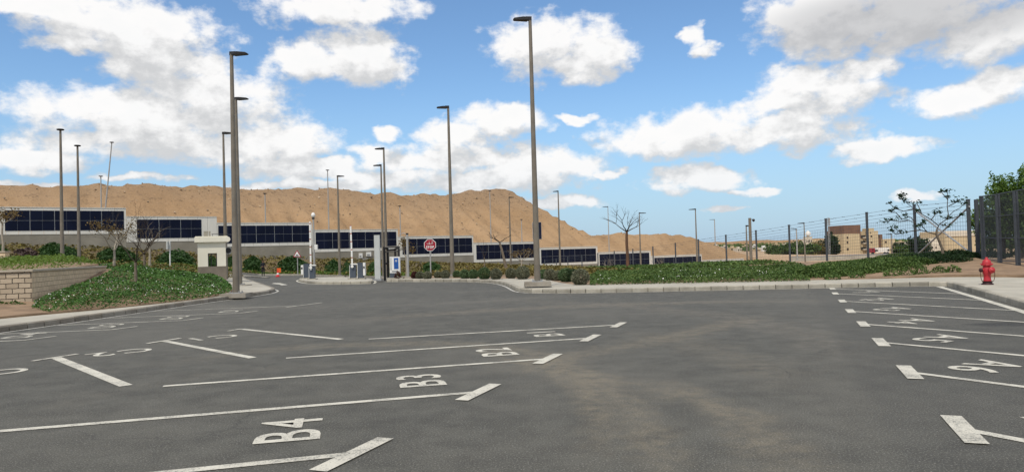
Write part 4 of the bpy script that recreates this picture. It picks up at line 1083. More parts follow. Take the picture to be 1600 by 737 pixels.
# ------------------------------------------------------------------ guard booth
def booth():
    b0 = P(323.5, 444.5, 41.6); z0 = Az(b0.x, b0.y)+.10; H = 2.30; w = 1.50; d = 1.4; rz = math.radians(22.5)
    t = thing('guard_booth', (b0.x, b0.y+.75, z0), 'small cream guard booth with brown lower half, square window and thick flat roof', 'booth')
    R = Matrix.Rotation(rz, 3, 'Z'); O = Vector((b0.x, b0.y+.75, z0))
    def bx(mb, c, s, mi=0): mb.box(O+R @ Vector(c), s, M=R, mi=mi)
    th = .14; split = .90; w0, w1 = -.21, .27; wb, wt = .915, 1.66
    mb = MB()
    for sx in (-1, 1): bx(mb, (sx*(w/2-th/2), 0, (split+H)/2), (th, d, H-split))
    for sy in (-1, 1):
        y = sy*(d/2-th/2); xl, xr = -w/2+th+.001, w/2-th-.001
        bx(mb, ((xl+w0)/2, y, (split+H)/2), (w0-xl, th, H-split)); bx(mb, ((xr+w1)/2, y, (split+H)/2), (xr-w1, th, H-split))
        bx(mb, ((w0+w1)/2, y, (wt+H)/2), (w1-w0-.002, th, H-wt))
    mb.build('upper_wall', M['cream'], t)
    mb = MB(); bx(mb, (0, 0, split/2-.1), (w+.03, d+.03, split+.19)); mb.build('lower_wall', M['brown_render'], t)
    fr = .045
    for sy in (-1, 1):
        mb = MB(); y = sy*(d/2-.05)
        for x in (w0+fr/2, w1-fr/2, w0+.17): bx(mb, (x, y, (wb+wt)/2), (fr, .05, wt-wb-.004))
        bx(mb, ((w0+w1)/2, y, wt-fr/2-.003), (w1-w0-.01, .05, fr))
        mb.build('window_frame', M['dark'], t)
    mb = MB(); bx(mb, (0, 0, H+.15), (w+.32, d+.32, .29)); bx(mb, (0, 0, H+.318), (w+.22, d+.22, .045)); rf = mb.build('roof', M['cream'], t)
    mb = MB(); Rr = R
    p0 = O+R @ Vector((w/2+.10, -d/2-.17, H+.15)); p1 = O+R @ Vector((w/2+.10, d/2+.17, H+.15)); mb.tube([p0, p1], .155, 14); mb.build('roof_edge', M['cream'], rf)
    mb = MB(); bx(mb, (-.30, .1, H+.50), (.24, .30, .32)); bx(mb, (-.10, .1, H+.46), (.10, .26, .38)); mb.build('roof_box', M['concrete'], rf)
    mb = MB()
    for x in (.05, .45, .85): mb.tube([O+R @ Vector((x, .3, H+.34)), O+R @ Vector((x, .3, H+.50))], .012, 5)
    mb.tube([O+R @ Vector((.0, .3, H+.50)), O+R @ Vector((.9, .3, H+.50))], .014, 5); mb.build('roof_rail', M['dark'], rf)
    mb = MB(); bx(mb, (w/2+.16, -.1, 1.80), (.28, .6, .42)); ac = mb.build('air_conditioner', M['pole_pale'], t)
    mb = MB(); mb.lathe(O+R @ Vector((w/2+.14, -.405, 1.80)), [(.16, 0), (.16, .012)], 18, M=R @ Matrix.Rotation(math.pi/2, 3, 'X')); mb.build('fan_grille', M['dark'], ac)
booth()

# ------------------------------------------------------------------ gate equipment
def on_isl(x, y, up=.147):
    p = G(x, y, 0.0)
    for _ in range(8): p = G(x, y, Az(p.x, p.y)+up)
    return p
def px2m(d): return d/FPX
def cabinet(x0, x1, yb, yt, label, name='barrier_cabinet', box=None, boom=None):
    p = on_isl((x0+x1)/2, yb); k = px2m(p.y); w = (x1-x0)*k; h = (yb-yt)*k
    t = thing(name, p, label, 'barrier' if boom else 'ticket machine', 'gate machines on the island')
    mb = MB(); mb.box(p+Vector((0, .2, h/2+.04)), (w, .42, h-.08)); mb.box(p+Vector((0, .2, h+.005)), (w+.02, .44, .03)); mb.build('housing', M['cabinet'], t)
    mb = MB(); mb.box(p+Vector((0, .2, .01)), (w+.25, .65, .09)); mb.build('foot_slab', M['kerb'], t)
    mb = MB(); mb.box(p+Vector((-w/2-.012, .18, h*.5)), (.022, .40, h*.9)); mb.build('side_panel', M['white'], t)
    if box:
        sx, z, bw, bh = box; mb = MB(); mb.box(p+Vector((sx*(w/2+bw/2+.03), .12, h*z)), (bw, .3, bh)); hd = mb.build('reader_box', M['white'], t)
        mb = MB(); mb.box(p+Vector((sx*(w/2+bw/2+.03), -.035, h*z+.1)), (bw*.7, .01, .14)); mb.build('screen', M['dark'], hd)
    if boom:
        bx_, yt_, yb_, lean = boom; o = on_isl((x0+x1)/2, yb); z0 = P(bx_, yb_, p.y).z; z1 = P(bx_, yt_, p.y).z; X = P(bx_, yb_, p.y).x
        mb = MB(); za = z0; i = 0
        while za < z1-.05:
            zb = min(z1, za+((.45 if i % 2 == 0 else .07))); xx = X+lean*(za+zb-2*z0)/2
            mb.box((xx, p.y-.08, (za+zb)/2), (.10, .05, zb-za-.001), mi=i % 2); za = zb; i += 1
        mb.build('boom_arm', [M['white'], M['boom_band']], t)
        mb = MB(); mb.box((X+.12, p.y-.03, p.z+h+.03), (.42, .16, .07)); mb.tube([(X, p.y-.14, p.z+h-.12), (X, p.y+.02, p.z+h-.12)], .09, 10); mb.build('boom_clamp', M['white'], t)
    return t
cabinet(474.5, 481.8, 435.2, 412.3, 'slate ticket cabinet with a pale box on its left, at the island tip', 'ticket_machine', box=(-1, .62, .14, .65))
cabinet(483.4, 490.8, 436.5, 415, 'left barrier cabinet with its white arm raised, beside the ticket cabinet', boom=(486.3, 346, 421.5, .0))
cabinet(546.8, 555, 435.6, 413.2, 'right barrier cabinet with its white arm raised, on the gate island', boom=(550.8, 351, 414, -.02))
cabinet(559.2, 567, 436, 410.5, 'slate ticket cabinet with a pale box on its right side, right of the right barrier', 'ticket_machine', box=(1, .62, .12, .8))
# pale tall slab
p = on_isl(591.5, 437.5, .1); k = px2m(p.y); t = thing('tall_slab', p, 'tall pale grey slab standing beside the black gate frame', 'totem')
h = 70.5*k; mb = MB(); mb.box(p+Vector((-.05, .1, h/2)), (.33, .22, h), taper=.96); mb.build('slab', M['grey_slab'], t)
mb = MB(); mb.box(p+Vector((-.05, .1, .03)), (.46, .36, .1)); mb.build('foot_plate', M['galv'], t)
mb = MB(); mb.box(p+Vector((-.05, .1, h+.02)), (.32, .22, .04)); mb.build('cap', M['dark'], t)
# black gate frame
d = p.y+.6
def fp(x, y, dd=0.0): return P(x, y, d+dd)
zb = fp(600, 436).z; t = thing('gate_frame', fp(611, 436), 'open black steel frame with double top beams behind the blue poster machine', 'frame')
def post(x, y0, y1, dd=0.0, w=.12):
    a = fp(x, y0, dd); b = fp(x, y1, dd); m_ = MB(); m_.box((a.x, a.y, (a.z+b.z)/2), (w, w, abs(a.z-b.z))); m_.build('post', M['dark'], t)
post(600.3, 385.5, 438); post(605.6, 388, 438, .5); post(622.8, 385.5, 432); post(617.5, 389, 415, .9)
def beam(x0, y0, x1, y1, dd0=0.0, dd1=0.0, r=.065):
    m_ = MB(); m_.tube([fp(x0, y0, dd0), fp(x1, y1, dd1)], r, 6, smooth=False); m_.build('beam', M['dark'], t)
beam(600.3, 386.4, 622.8, 385); beam(605.6, 390.8, 617.5, 389.6, .5, .9); beam(600.3, 386.6, 605.6, 388.4, 0, .5); beam(622.8, 386, 617.5, 389.4, 0, .9); beam(600.3, 411, 605.6, 412, 0, .5); beam(602, 393.5, 622, 392.2, .05, .05, .03)
# poster machine
p = fp(617.5, 434.5, -.5); k = px2m(p.y); t = thing('poster_machine', p, 'white framed machine with a tall blue poster on a grey base beside the gate frame', 'machine')
c = fp(617.5, 413.8, -.5); w = 15.6*k; h = 26*k
mb = MB(); mb.box((c.x, c.y, c.z), (w, .35, h)); bd = mb.build('cabinet', M['white'], t)
a = fp(619.8, 411.3, -.5); mb = MB(); mb.box((a.x, c.y-.18, a.z), (7.0*k, .012, 17*k)); po = mb.build('poster', M['sign_blue'], t)
mb = MB()
for i, (dx, dz, ww) in enumerate(((0, 5.2, 2.6), (0, 4.0, 3.6), (0, 2.9, 2.2))): mb.box((a.x+dx*k, c.y-.188, a.z+dz*k), (ww*k, .004, .55*k))
mb.build('printed_lines', M['white'], po)
a2 = fp(611.5, 412, -.5); mb = MB(); mb.box((a2.x, c.y-.18, a2.z), (2.2*k, .012, 19*k)); mb.build('side_strip', M['grey_slab'], t)
a3 = fp(618, 423.6, -.5); mb = MB(); mb.box((a3.x, c.y-.18, a3.z), (10*k, .014, 1.2*k)); mb.build('dispenser_slot', M['cabinet'], t)
a4 = fp(614.5, 430.5, -.5); mb = MB(); mb.box((a4.x, c.y+.02, a4.z), (9*k, .4, 8.5*k)); mb.build('base', M['cabinet'], t)
b4 = G(617, 434.6, .12); mb = MB(); mb.box((c.x, c.y, p.z-.02), (w+.35, .7, .12)); mb.build('foot_slab', M['kerb'], t)
bush('red_bush', (fp(621.5, 433, -.75).x, fp(621.5, 433, -.75).y, p.z), .22, .16, .42, 420, .06, M['leaf_redbush'], 'small red brown bush at the foot of the poster machine', 'bush', None, 401)
# pale pole with cable bracket
def simple_pole(name, x, yb, d, yt, r, label, cat, m_):
    b = P(x, yb, d); lo = (yb-yt)*px2m(d); t = thing(name, b, label, cat); mb = MB(); mb.tube([b, b+Vector((0, 0, lo))], [r, r*.9], 10); mb.build('pole', m_, t); return t, b, lo
t, b, h = simple_pole('cable_pole', 637.8, 434.5, 42.5, 366, .075, 'pale pole with a curved cable bracket at its top, left of the stop sign', 'pole', M['pole_pale'])
mb = MB(); tp = b+Vector((0, 0, h)); mb.tube([tp+Vector((-.02, 0, -.05)), tp+Vector((-.18, 0, .1)), tp+Vector((-.38, 0, .02)), tp+Vector((-.5, 0, -.06))], .018, 6); mb.build('bracket', M['galv'], t)
mb = MB(); mb.box(b+Vector((0, 0, h+.03)), (.14, .14, .08)); mb.build('cap', M['dark'], t)
mb = MB(); mb.box(b+Vector((0, 0, .03)), (.35, .35, .1)); mb.build('foot_slab', M['kerb'], t)
# camera pole with white dome
t, b, h = simple_pole('camera_pole', 491.6, 436, 60, 338, .08, 'tall pole with a white dome camera on top behind the left barrier', 'camera pole', M['pole_pale'])
mb = MB(); mb.lathe(b+Vector((0, 0, h)), [(.06, -.1), (.10, -.05), (.16, .0), (.17, .12), (.13, .24), (.07, .30), (.02, .32)], 16); mb.build('camera_dome', M['white'], t)
mb = MB(); mb.box(b+Vector((0, 0, h-.16)), (.2, .2, .12)); mb.build('collar', M['dark'], t)
mb = MB(); mb.box(b+Vector((.19, -.02, h-2.55)), (.24, .22, .42)); mb.build('control_box', M['white'], t)
t, b, h = simple_pole('camera_pole', 1174, 416, 77, 340.5, .17, 'thick grey pole with a dark camera on a side arm by the fence', 'camera pole', M['pole'])
mb = MB(); tp = b+Vector((0, 0, h-.15)); mb.tube([tp, tp+Vector((.38, 0, 0))], .035, 6); mb.build('camera_arm', M['dark'], t)
mb = MB(); mb.lathe(tp+Vector((.40, 0, -.12)), [(.03, -.14), (.12, -.08), (.15, .02), (.13, .12), (.05, .17)], 12); mb.build('camera', M['dark'], t)
# two pale boxes and a plate on the concrete below the panels
for x, y, w, h, lab in ((563.5, 399, 5.2, 7.5, 'narrow pale box with a lens on the concrete below the fourth solar section'), (576, 396.8, 7.6, 6.4, 'wide pale box right of the narrow one, below the fourth solar section')):
    pw = wall_xy(wall_s(x), -.15); c = P(x, y, pw.y); k = px2m(pw.y); t = thing('wall_box', c, lab, 'box', 'pale boxes on the concrete wall')
    mb = MB(); mb.box(c, (w*k, .25, h*k), M=ROTW); mb.build('housing', M['white'], t); mb = MB(); mb.box(c+Vector((0, -.16, -.1)), (w*k*.6, .03, h*k*.35), M=ROTW); mb.build('lens', M['galv'], t)
pw = wall_xy(wall_s(570.5), -.15); c = P(570.5, 405, pw.y); k = px2m(pw.y); t = thing('wall_plate', c, 'flat grey plate low on the concrete wall below the two pale boxes', 'plate')
mb = MB(); mb.box(c, (10*k, .06, 3.6*k), M=ROTW); mb.build('plate', M['galv'], t)
mb = MB(); mb.box(c+Vector((0, -.05, 0)), (8*k, .02, 2*k), M=ROTW); mb.build('inset', M['concrete'], t)

# ------------------------------------------------------------------ signs
def stop_sign():
    b = P(673.3, 435, 42.0); k = px2m(42.0); t = thing('stop_sign', b, 'red octagonal stop sign with white border on a pale pole', 'road sign')
    zc = P(671.3, 382.6, 42.0).z; h = zc-b.z
    mb = MB(); mb.tube([b, b+Vector((0, .03, h+.25))], .04, 10); mb.build('pole', M['pole_pale'], t)
    c = Vector((b.x, b.y-.03, zc)); R8 = .372
    def octa(r, y, dy):
        m_ = MB(); pts = [(r*math.cos(math.radians(22.5+45*i)), r*math.sin(math.radians(22.5+45*i))) for i in range(8)]
        n = 8; vs = [(c.x+x, c.y+y, c.z+z) for x, z in pts] + [(c.x+x, c.y+y+dy, c.z+z) for x, z in pts]
        m_.add(vs, [tuple(range(n)), tuple(range(n, 2*n))[::-1]] + [(i, n+i, n+(i+1) % n, (i+1) % n) for i in range(n)]); return m_
    pl = octa(R8, 0, .03).build('sign_plate', M['white'], t)
    octa(R8-.032, -.006, .005).build('red_face', M['sign_red'], pl)
    vs, fs = text_geom('STOP', .04); x0 = min(v.x for v in vs); x1 = max(v.x for v in vs); m_ = MB(); s = .45/(x1-x0)
    m_.add([(c.x+(v.x-(x0+x1)/2)*s, c.y-.010, c.z-.19+v.y*s*1.25) for v in vs], fs); m_.build('stop_lettering', M['white'], pl)
    # the Arabic word above, drawn as strokes: two joined letters with their dots
    m_ = MB()
    def st(pts, r=.012): m_.tube([(c.x+x, c.y-.012, c.z+z) for x, z in pts], r, 6)
    st([(.14,.06),(.02,.055),(-.10,.055),(-.17,.07),(-.185,.10)]); st([(.14,.06),(.17,.10),(.155,.145),(.115,.145),(.10,.11),(.13,.085)])
    st([(-.03,.06),(-.005,.10),(-.02,.14),(-.055,.14),(-.065,.105),(-.04,.08)])
    for x, z in ((.165,.195),(.11,.195),(-.04,.19)): m_.box((c.x+x, c.y-.012, c.z+z), (.030, .012, .030))
    m_.build('arabic_lettering', M['white'], pl)
stop_sign()
b = P(266, 424, 54); t = thing('sign_post', b, 'thin white pole with a small sign seen edge-on, between the bare trees and the booth', 'sign'); k = px2m(54.)
mb = MB(); mb.tube([b, b+Vector((0, 0, 47*k))], .045, 8); mb.build('pole', M['white'], t)
mb = MB(); mb.box(b+Vector((-.10, 0, 41*k)), (.10, .5, 12*k)); mb.build('sign_plate', M['grey_slab'], t)
def tri_sign():
    b = P(465.3, 430.5, 73.0); t = thing('warning_sign', b, 'small white triangular warning sign with red border on a thin pole by the bank', 'road sign')
    zc = P(464.8, 397.6, 73.0).z
    mb = MB(); mb.tube([b, (b.x, b.y+.03, zc+.1)], .045, 8); mb.build('pole', M['pole_pale'], t)
    def tri(r, y, dz=0):
        m_ = MB(); pts = [(r*math.sin(a), r*math.cos(a)+dz) for a in (0, 2*math.pi/3, 4*math.pi/3)]
        vs = [(b.x+x, b.y+y, zc+z) for x, z in pts] + [(b.x+x, b.y+y+.02, zc+z) for x, z in pts]
        m_.add(vs, [(0,2,1),(3,4,5),(0,1,4,3),(1,2,5,4),(2,0,3,5)]); return m_
    pl = tri(.48, -.08).build('sign_plate', M['sign_red'], t); tri(.345, -.09).build('white_face', M['white'], pl)
    m_ = MB(); n = 9; pts = [(-.19, -.13)] + [(.15*math.cos(math.pi*(1-i/n)), -.11+.10*math.sin(math.pi*i/n)) for i in range(n+1)] + [(.19, -.13)]
    m_.add([(b.x+x, b.y-.094, zc+z) for x, z in pts], [tuple(range(len(pts)))[::-1]]); m_.build('symbol', M['dark'], pl)
tri_sign()
# road cones
def cone(x, yb, d, h, label, m0, flag=False):
    b = lane(x, yb); t = thing('traffic_cone', b, label, 'cone', 'cones by the entrance road'); s = h/.9
    mb = MB(); mb.box(b+Vector((0, 0, .03*s)), (.5*s, .5*s, .06*s)); mb.build('base', M['dark'] if not flag else m0, t)
    mb = MB(); prof = [(.20,.06),(.165,.26),(.16,.262),(.125,.48),(.12,.482),(.085,.68),(.08,.682),(.045,.9)]
    for i, mi in ((0, 0), (2, 1), (4, 0), (6, 1 if not flag else 0)): mb.lathe(b, [(r*s, z*s) for r, z in prof[i:i+2]], 14, mi=mi)
    mb.build('cone_body', [m0, M['white']], t)
    if flag:
        mb = MB(); mb.box(b+Vector((.12, .0, .80*s)), (.42, .03, .46)); mb.build('board', M['orange'], t)
cone(348.3, 431, 57, .72, 'red and white cone right of the booth, beside the furthest lamp post', M['cone_red'])
cone(434.2, 432, 79, .75, 'red and white cone with an orange board, right of the standing person', M['cone_red'], True)

# ------------------------------------------------------------------ person
def skin_obj(name, verts, edges, radii, material, parent, sub=2, root=0):
    me = bpy.data.meshes.new(name); me.from_pydata(verts, edges, []); o = bpy.data.objects.new(name, me); COL.objects.link(o)
    m_ = o.modifiers.new('skin', 'SKIN'); m_.use_smooth_shade = True
    if not me.skin_vertices: me.skin_vertices.new()
    for i, r in enumerate(radii): me.skin_vertices[0].data[i].radius = (r, r) if not hasattr(r, '__len__') else r
    me.skin_vertices[0].data[root].use_root = True
    s = o.modifiers.new('sub', 'SUBSURF'); s.levels = s.render_levels = sub
    dg = bpy.context.evaluated_depsgraph_get(); me2 = bpy.data.meshes.new_from_object(o.evaluated_get(dg)); me2.name = name
    bpy.data.objects.remove(o); me2.materials.clear()
    for mm in (material if isinstance(material, list) else [material]): me2.materials.append(mm)
    for p_ in me2.polygons: p_.use_smooth = True
    o = bpy.data.objects.new(name, me2); COL.objects.link(o); o.parent = parent; return o
def person():
    b = lane(411.3, 431.8); k = 25.2*px2m(b.y)/1.75
    t = thing('person', b, 'person in dark clothes standing at the roadside with hands held in front', 'person'); t.scale = (k, k, k); t.rotation_euler = (0, 0, math.radians(28))
    V = [(0,0,.94),(0,.0,1.12),(0,.01,1.30),(0,.01,1.44),(0,0,1.52),(0,-.01,1.58),(0,-.015,1.66),(0,-.01,1.72),
         (.09,0,.90),(.10,-.01,.50),(.105,.02,.10),(.11,-.10,.045),(-.09,0,.90),(-.10,-.02,.50),(-.11,.02,.10),(-.12,-.10,.045),
         (.17,.01,1.42),(.25,.02,1.16),(.15,-.16,1.04),(.04,-.22,1.06),(-.17,.01,1.42),(-.25,.02,1.16),(-.15,-.16,1.05),(-.04,-.22,1.09)]
    Ed = [(0,1),(1,2),(2,3),(3,4),(4,5),(5,6),(6,7),(0,8),(8,9),(9,10),(10,11),(0,12),(12,13),(13,14),(14,15),(3,16),(16,17),(17,18),(18,19),(3,20),(20,21),(21,22),(22,23)]
    Rr = [(.15,.11),(.14,.10),(.165,.115),(.13,.09),.055,.062,.088,.07,.095,.07,.048,.045,.095,.07,.048,.045,.07,.052,.042,.034,.07,.052,.042,.034]
    o = skin_obj('body', V, Ed, Rr, [M['cloth_dark'], M['skin'], M['shoe']], t)
    for p_ in o.data.polygons:
        c = p_.center
        if c.z > 1.525 or (c.y < -.17 and 1.0 < c.z < 1.2): p_.material_index = 1
        elif c.z < .10: p_.material_index = 2
    mb = MB(); mb.lathe((0, .012, 1.675), [(.098, -.02), (.100, .03), (.085, .075), (.05, .098), (.012, .106)], 16)
    h_ = mb.build('hair', M['hair']); h_.parent = t
    mb = MB(); mb.add([(.0,-.115,1.625),(-.018,-.092,1.615),(.018,-.092,1.615),(0,-.092,1.665)], [(0,1,3),(0,3,2),(0,2,1)]); n_ = mb.build('nose', M['skin']); n_.parent = t
    for s in (-1, 1):
        mb = MB(); mb.lathe((s*.092, 0, 1.64), [(.012, -.03), (.022, 0), (.012, .03)], 8); e_ = mb.build('ear', M['skin']); e_.parent = t
person()

# ------------------------------------------------------------------ fire hydrant
def hydrant():
    b = G(1543, 444.3, .147); s = 42.3*px2m(b.y)/.84
    t = thing('fire_hydrant', b, 'red fire hydrant with domed bonnet and looped chains on the right pavement', 'fire hydrant')
    def sc(pr): return [(r*s*.86, z*s) for r, z in pr]
    mb = MB(); mb.lathe(b, sc([(.19,.0),(.19,.035),(.15,.05),(.145,.075),(.17,.085),(.17,.11)]), 20); mb.build('foot_flange', M['darkred'], t)
    mb = MB(); mb.lathe(b, sc([(.125,.11),(.125,.15),(.115,.17),(.115,.30),(.135,.33),(.145,.40),(.145,.50),(.125,.53),(.12,.58),(.175,.59),(.18,.625),(.155,.635)]), 24); ba = mb.build('barrel', M['red'], t)
    mb = MB()
    for i in range(8): a = i*math.pi/4; mb.lathe(b+Vector((math.cos(a)*.165*s, math.sin(a)*.165*s, .63*s)), sc([(.016,0),(.016,.02),(.008,.025)]), 6)
    mb.build('flange_bolts', M['red'], ba)['kind'] = 'stuff'
    mb = MB(); mb.lathe(b, sc([(.15,.636),(.15,.66),(.14,.70),(.115,.75),(.08,.775),(.05,.785),(.045,.80),(.04,.84),(.03,.845)]), 24); mb.build('bonnet', M['red'], t)
    Rx_ = Matrix.Rotation(math.pi/2, 3, 'X')
    mb = MB(); mb.lathe(b+Vector((.03*s, -.10*s, .45*s)), sc([(.095,0),(.095,.06),(.115,.065),(.115,.10),(.09,.115),(.04,.12),(.035,.15),(.02,.152)]), 18, M=Rx_); mb.build('pumper_outlet', M['red'], t)
    for sx in (-1, 1):
        Ry_ = Matrix.Rotation(sx*math.pi/2, 3, 'Y')
        mb = MB(); mb.lathe(b+Vector((sx*.11*s, 0, .45*s)), sc([(.06,0),(.06,.05)]), 16, M=Ry_); o_ = mb.build('hose_outlet', M['red'], t)
        mb = MB(); mb.lathe(b+Vector((sx*.11*s, 0, .45*s)), sc([(.075,.05),(.075,.10),(.03,.11),(.025,.135)]), 12, M=Ry_); mb.build('outlet_cap', M['darkred'] if sx < 0 else M['red'], o_)
        mb = MB(); pts = [b+Vector((sx*(.24 - .02*math.cos(a*2))*s*(1) - sx*(.09*(a/1.5)**2)*s, -.03*s, (.40-.30*a/1.5)*s)) for a in np.linspace(0, 1.5, 8)]
        mb.tube(pts, .011*s, 5); mb.build('chain', M['bark_red'], o_)
hydrant()

# ------------------------------------------------------------------ trees
def tree(name, b, h, spread, label, seed, mats, r0=.06, fork=.3, lean=(0, 0), nb=4, depth=4, up=.5, leaves=0, leaf_size=.1, leaf_m=None, flat=1.0, group=None, clump=0):
    rnd = random.Random(seed); b = Vector(b); t = thing(name, b, label, 'tree', group)
    mt = MB(); mb = MB(); tips = []
    f = b + Vector((lean[0], lean[1], h*fork))
    pts = [b-Vector((0, 0, .15)), b.lerp(f, .35)+Vector((rnd.uniform(-.03, .03), 0, 0)), b.lerp(f, .7)+Vector((rnd.uniform(-.04, .04), 0, 0)), f]
    mt.tube(pts, [r0*1.25, r0, r0*.88, r0*.8], 8)
    def br(p, d, L, r, dep):
        n = 4; q = [p]; dd = d.normalized()
        for i in range(n):
            dd = (dd + Vector((rnd.uniform(-.22, .22), rnd.uniform(-.22, .22), rnd.uniform(-.14, .18)))).normalized()
            q.append(q[-1]+dd*L/n)
        mb.tube(q, [r*(1-.55*i/n) for i in range(n+1)], 5 if dep > 1 else 4)
        if dep <= 1: tips.append(q[-1]); tips.append(q[-2])
        if dep > 0:
            k = rnd.choice([2, 3]) if dep > 1 else 2
            for j in range(k):
                s = q[rnd.choice([2, 3, 4]) if j else 4]; a = rnd.uniform(0, 2*math.pi)
                side = Vector((math.cos(a), math.sin(a), rnd.uniform(-.1, .5)*flat))
                br(s, dd*.9+side*.75, L*rnd.uniform(.55, .78), r*.5, dep-1)
    for i in range(nb):
        a = 2*math.pi*(i+rnd.uniform(-.25, .25))/nb; o_ = Vector((math.cos(a), math.sin(a)*.8, up+rnd.uniform(-.1, .35)))
        br(f, o_, math.hypot(spread*.5, h*(1-fork))*rnd.uniform(.42, .56), r0*.55, depth-2)
    # scale crown to the size it has
    zs = max(v[2] for v in mb.v)-f.z; xs = max(abs(v[0]-f.x) for v in mb.v)
    kz = h*(1-fork)/max(zs, .1); kx = spread/2/max(xs, .1)
    fix = lambda v: (f.x+(v[0]-f.x)*kx, f.y+(v[1]-f.y)*kx, f.z+(v[2]-f.z)*(kz if v[2] > f.z else .6))
    mb.v = [fix(v) for v in mb.v]; tips = [Vector(fix(v)) for v in tips]
    mt.build('trunk', mats[0], t); mb.build('branches', mats[1], t)
    if leaves:
        rs = np.random.RandomState(seed); T_ = np.array([tuple(v) for v in tips]); 
        if clump:
            P_ = np.repeat(T_, clump, 0) + rs.normal(scale=leaf_size*.55, size=(len(T_)*clump, 3))*np.array([1, 1, .6])
        else: P_ = T_[rs.randint(0, len(T_), leaves)] + rs.normal(scale=.14, size=(leaves, 3))
        leaf_cloud('leaves', P_, leaf_size, leaf_m, t, up=.2, seed=seed)
    return t
def tree_px(name, x, yb, yt, d, wpx, label, seed, mats, forkpx, **k):
    b = P(x, yb, d); s = px2m(d); return tree(name, b, (yb-yt)*s, wpx*s, label, seed, mats, fork=(yb-forkpx)/(yb-yt), **k)
BT = 'bare young trees'
tree_px('bare_tree', 212.5, 459.5, 306, 29, 128, 'tallest bare tree in the flower bed, forking low above the white flowers', 11, (M['bark'], M['twig']), 410, r0=.065, nb=4, depth=6, up=1.1, group=BT)
tree_px('bare_tree', 226, 445, 338, 38, 92, 'bare tree with a spreading crown behind the tallest one, left of the booth', 12, (M['bark'], M['twig']), 398, r0=.07, nb=5, depth=6, up=.8, group=BT)
tree_px('young_tree', 234.5, 428, 345, 51, 60, 'pale trunked young tree just right of the two bare ones in the bed', 13, (M['bark_pale'], M['bark']), 385, r0=.09, nb=4, depth=4, up=.9, group=BT)
tree_px('young_tree', 179, 420, 345, 47.5, 56, 'pale young tree with brown yellow leaves above the end of the block wall', 14, (M['bark_pale'], M['bark_pale']), 392, r0=.085, nb=3, depth=4, up=1.3, leaves=600, leaf_size=.13, leaf_m=M['leaf_autumn'], group=BT)
tree_px('young_tree', 4.5, 396, 327, 46, 46, 'sparse young tree with drying leaves at the left edge above the stepped wall', 15, (M['bark_pale'], M['bark_pale']), 350, r0=.07, nb=4, depth=4, up=.8, leaves=420, leaf_size=.15, leaf_m=M['leaf_autumn'], group=BT)
tree_px('bare_tree', 981, 422, 317, 60, 76, 'tall bare tree with red brown trunk standing before the sand mound', 26, (M['bark_red'], M['twig']), 362, r0=.13, nb=5, depth=5, up=.55, flat=.4, group=BT)
tree_px('bare_tree', 791, 417, 360, 78, 42, 'leaning bare tree among the round shrubs left of the tallest lamp post', 17, (M['bark'], M['twig']), 378, r0=.14, lean=(-.65, 0), nb=3, depth=4, up=.6, group=BT)
tree_px('young_tree', 815, 418, 390, 76, 42, 'low spreading tree with pale twigs left of the tallest lamp post', 18, (M['bark_pale'], M['bark_pale']), 408, r0=.08, nb=5, depth=4, up=.5, leaves=350, leaf_size=.14, leaf_m=M['leaf_autumn'], group=BT)
tree_px('bare_tree', 757, 420, 372, 82, 22, 'slim bare sapling in front of the solar section between the two lamp posts', 19, (M['bark'], M['twig']), 402, r0=.07, nb=3, depth=4, up=1.4, group=BT)
tree_px('young_tree', 635, 431, 374, 54, 27, 'young tree with drying leaves behind the pale cable pole', 20, (M['bark_pale'], M['bark_pale']), 402, r0=.06, nb=3, depth=4, up=1.2, leaves=320, leaf_size=.14, leaf_m=M['leaf_autumn'], group=BT)
tree_px('bare_bush', 953, 424, 400, 88, 34, 'pale bare bush behind the fence left of the bare tree', 21, (M['bark_pale'], M['bark_pale']), 421, r0=.05, nb=6, depth=4, up=1.2, group='pale bare bushes by the fence')
tree_px('bare_bush', 1031, 422, 402, 84, 26, 'pale bare bush behind the fence right of the bare tree', 22, (M['bark_pale'], M['bark_pale']), 419, r0=.05, nb=6, depth=4, up=1.2, group='pale bare bushes by the fence')
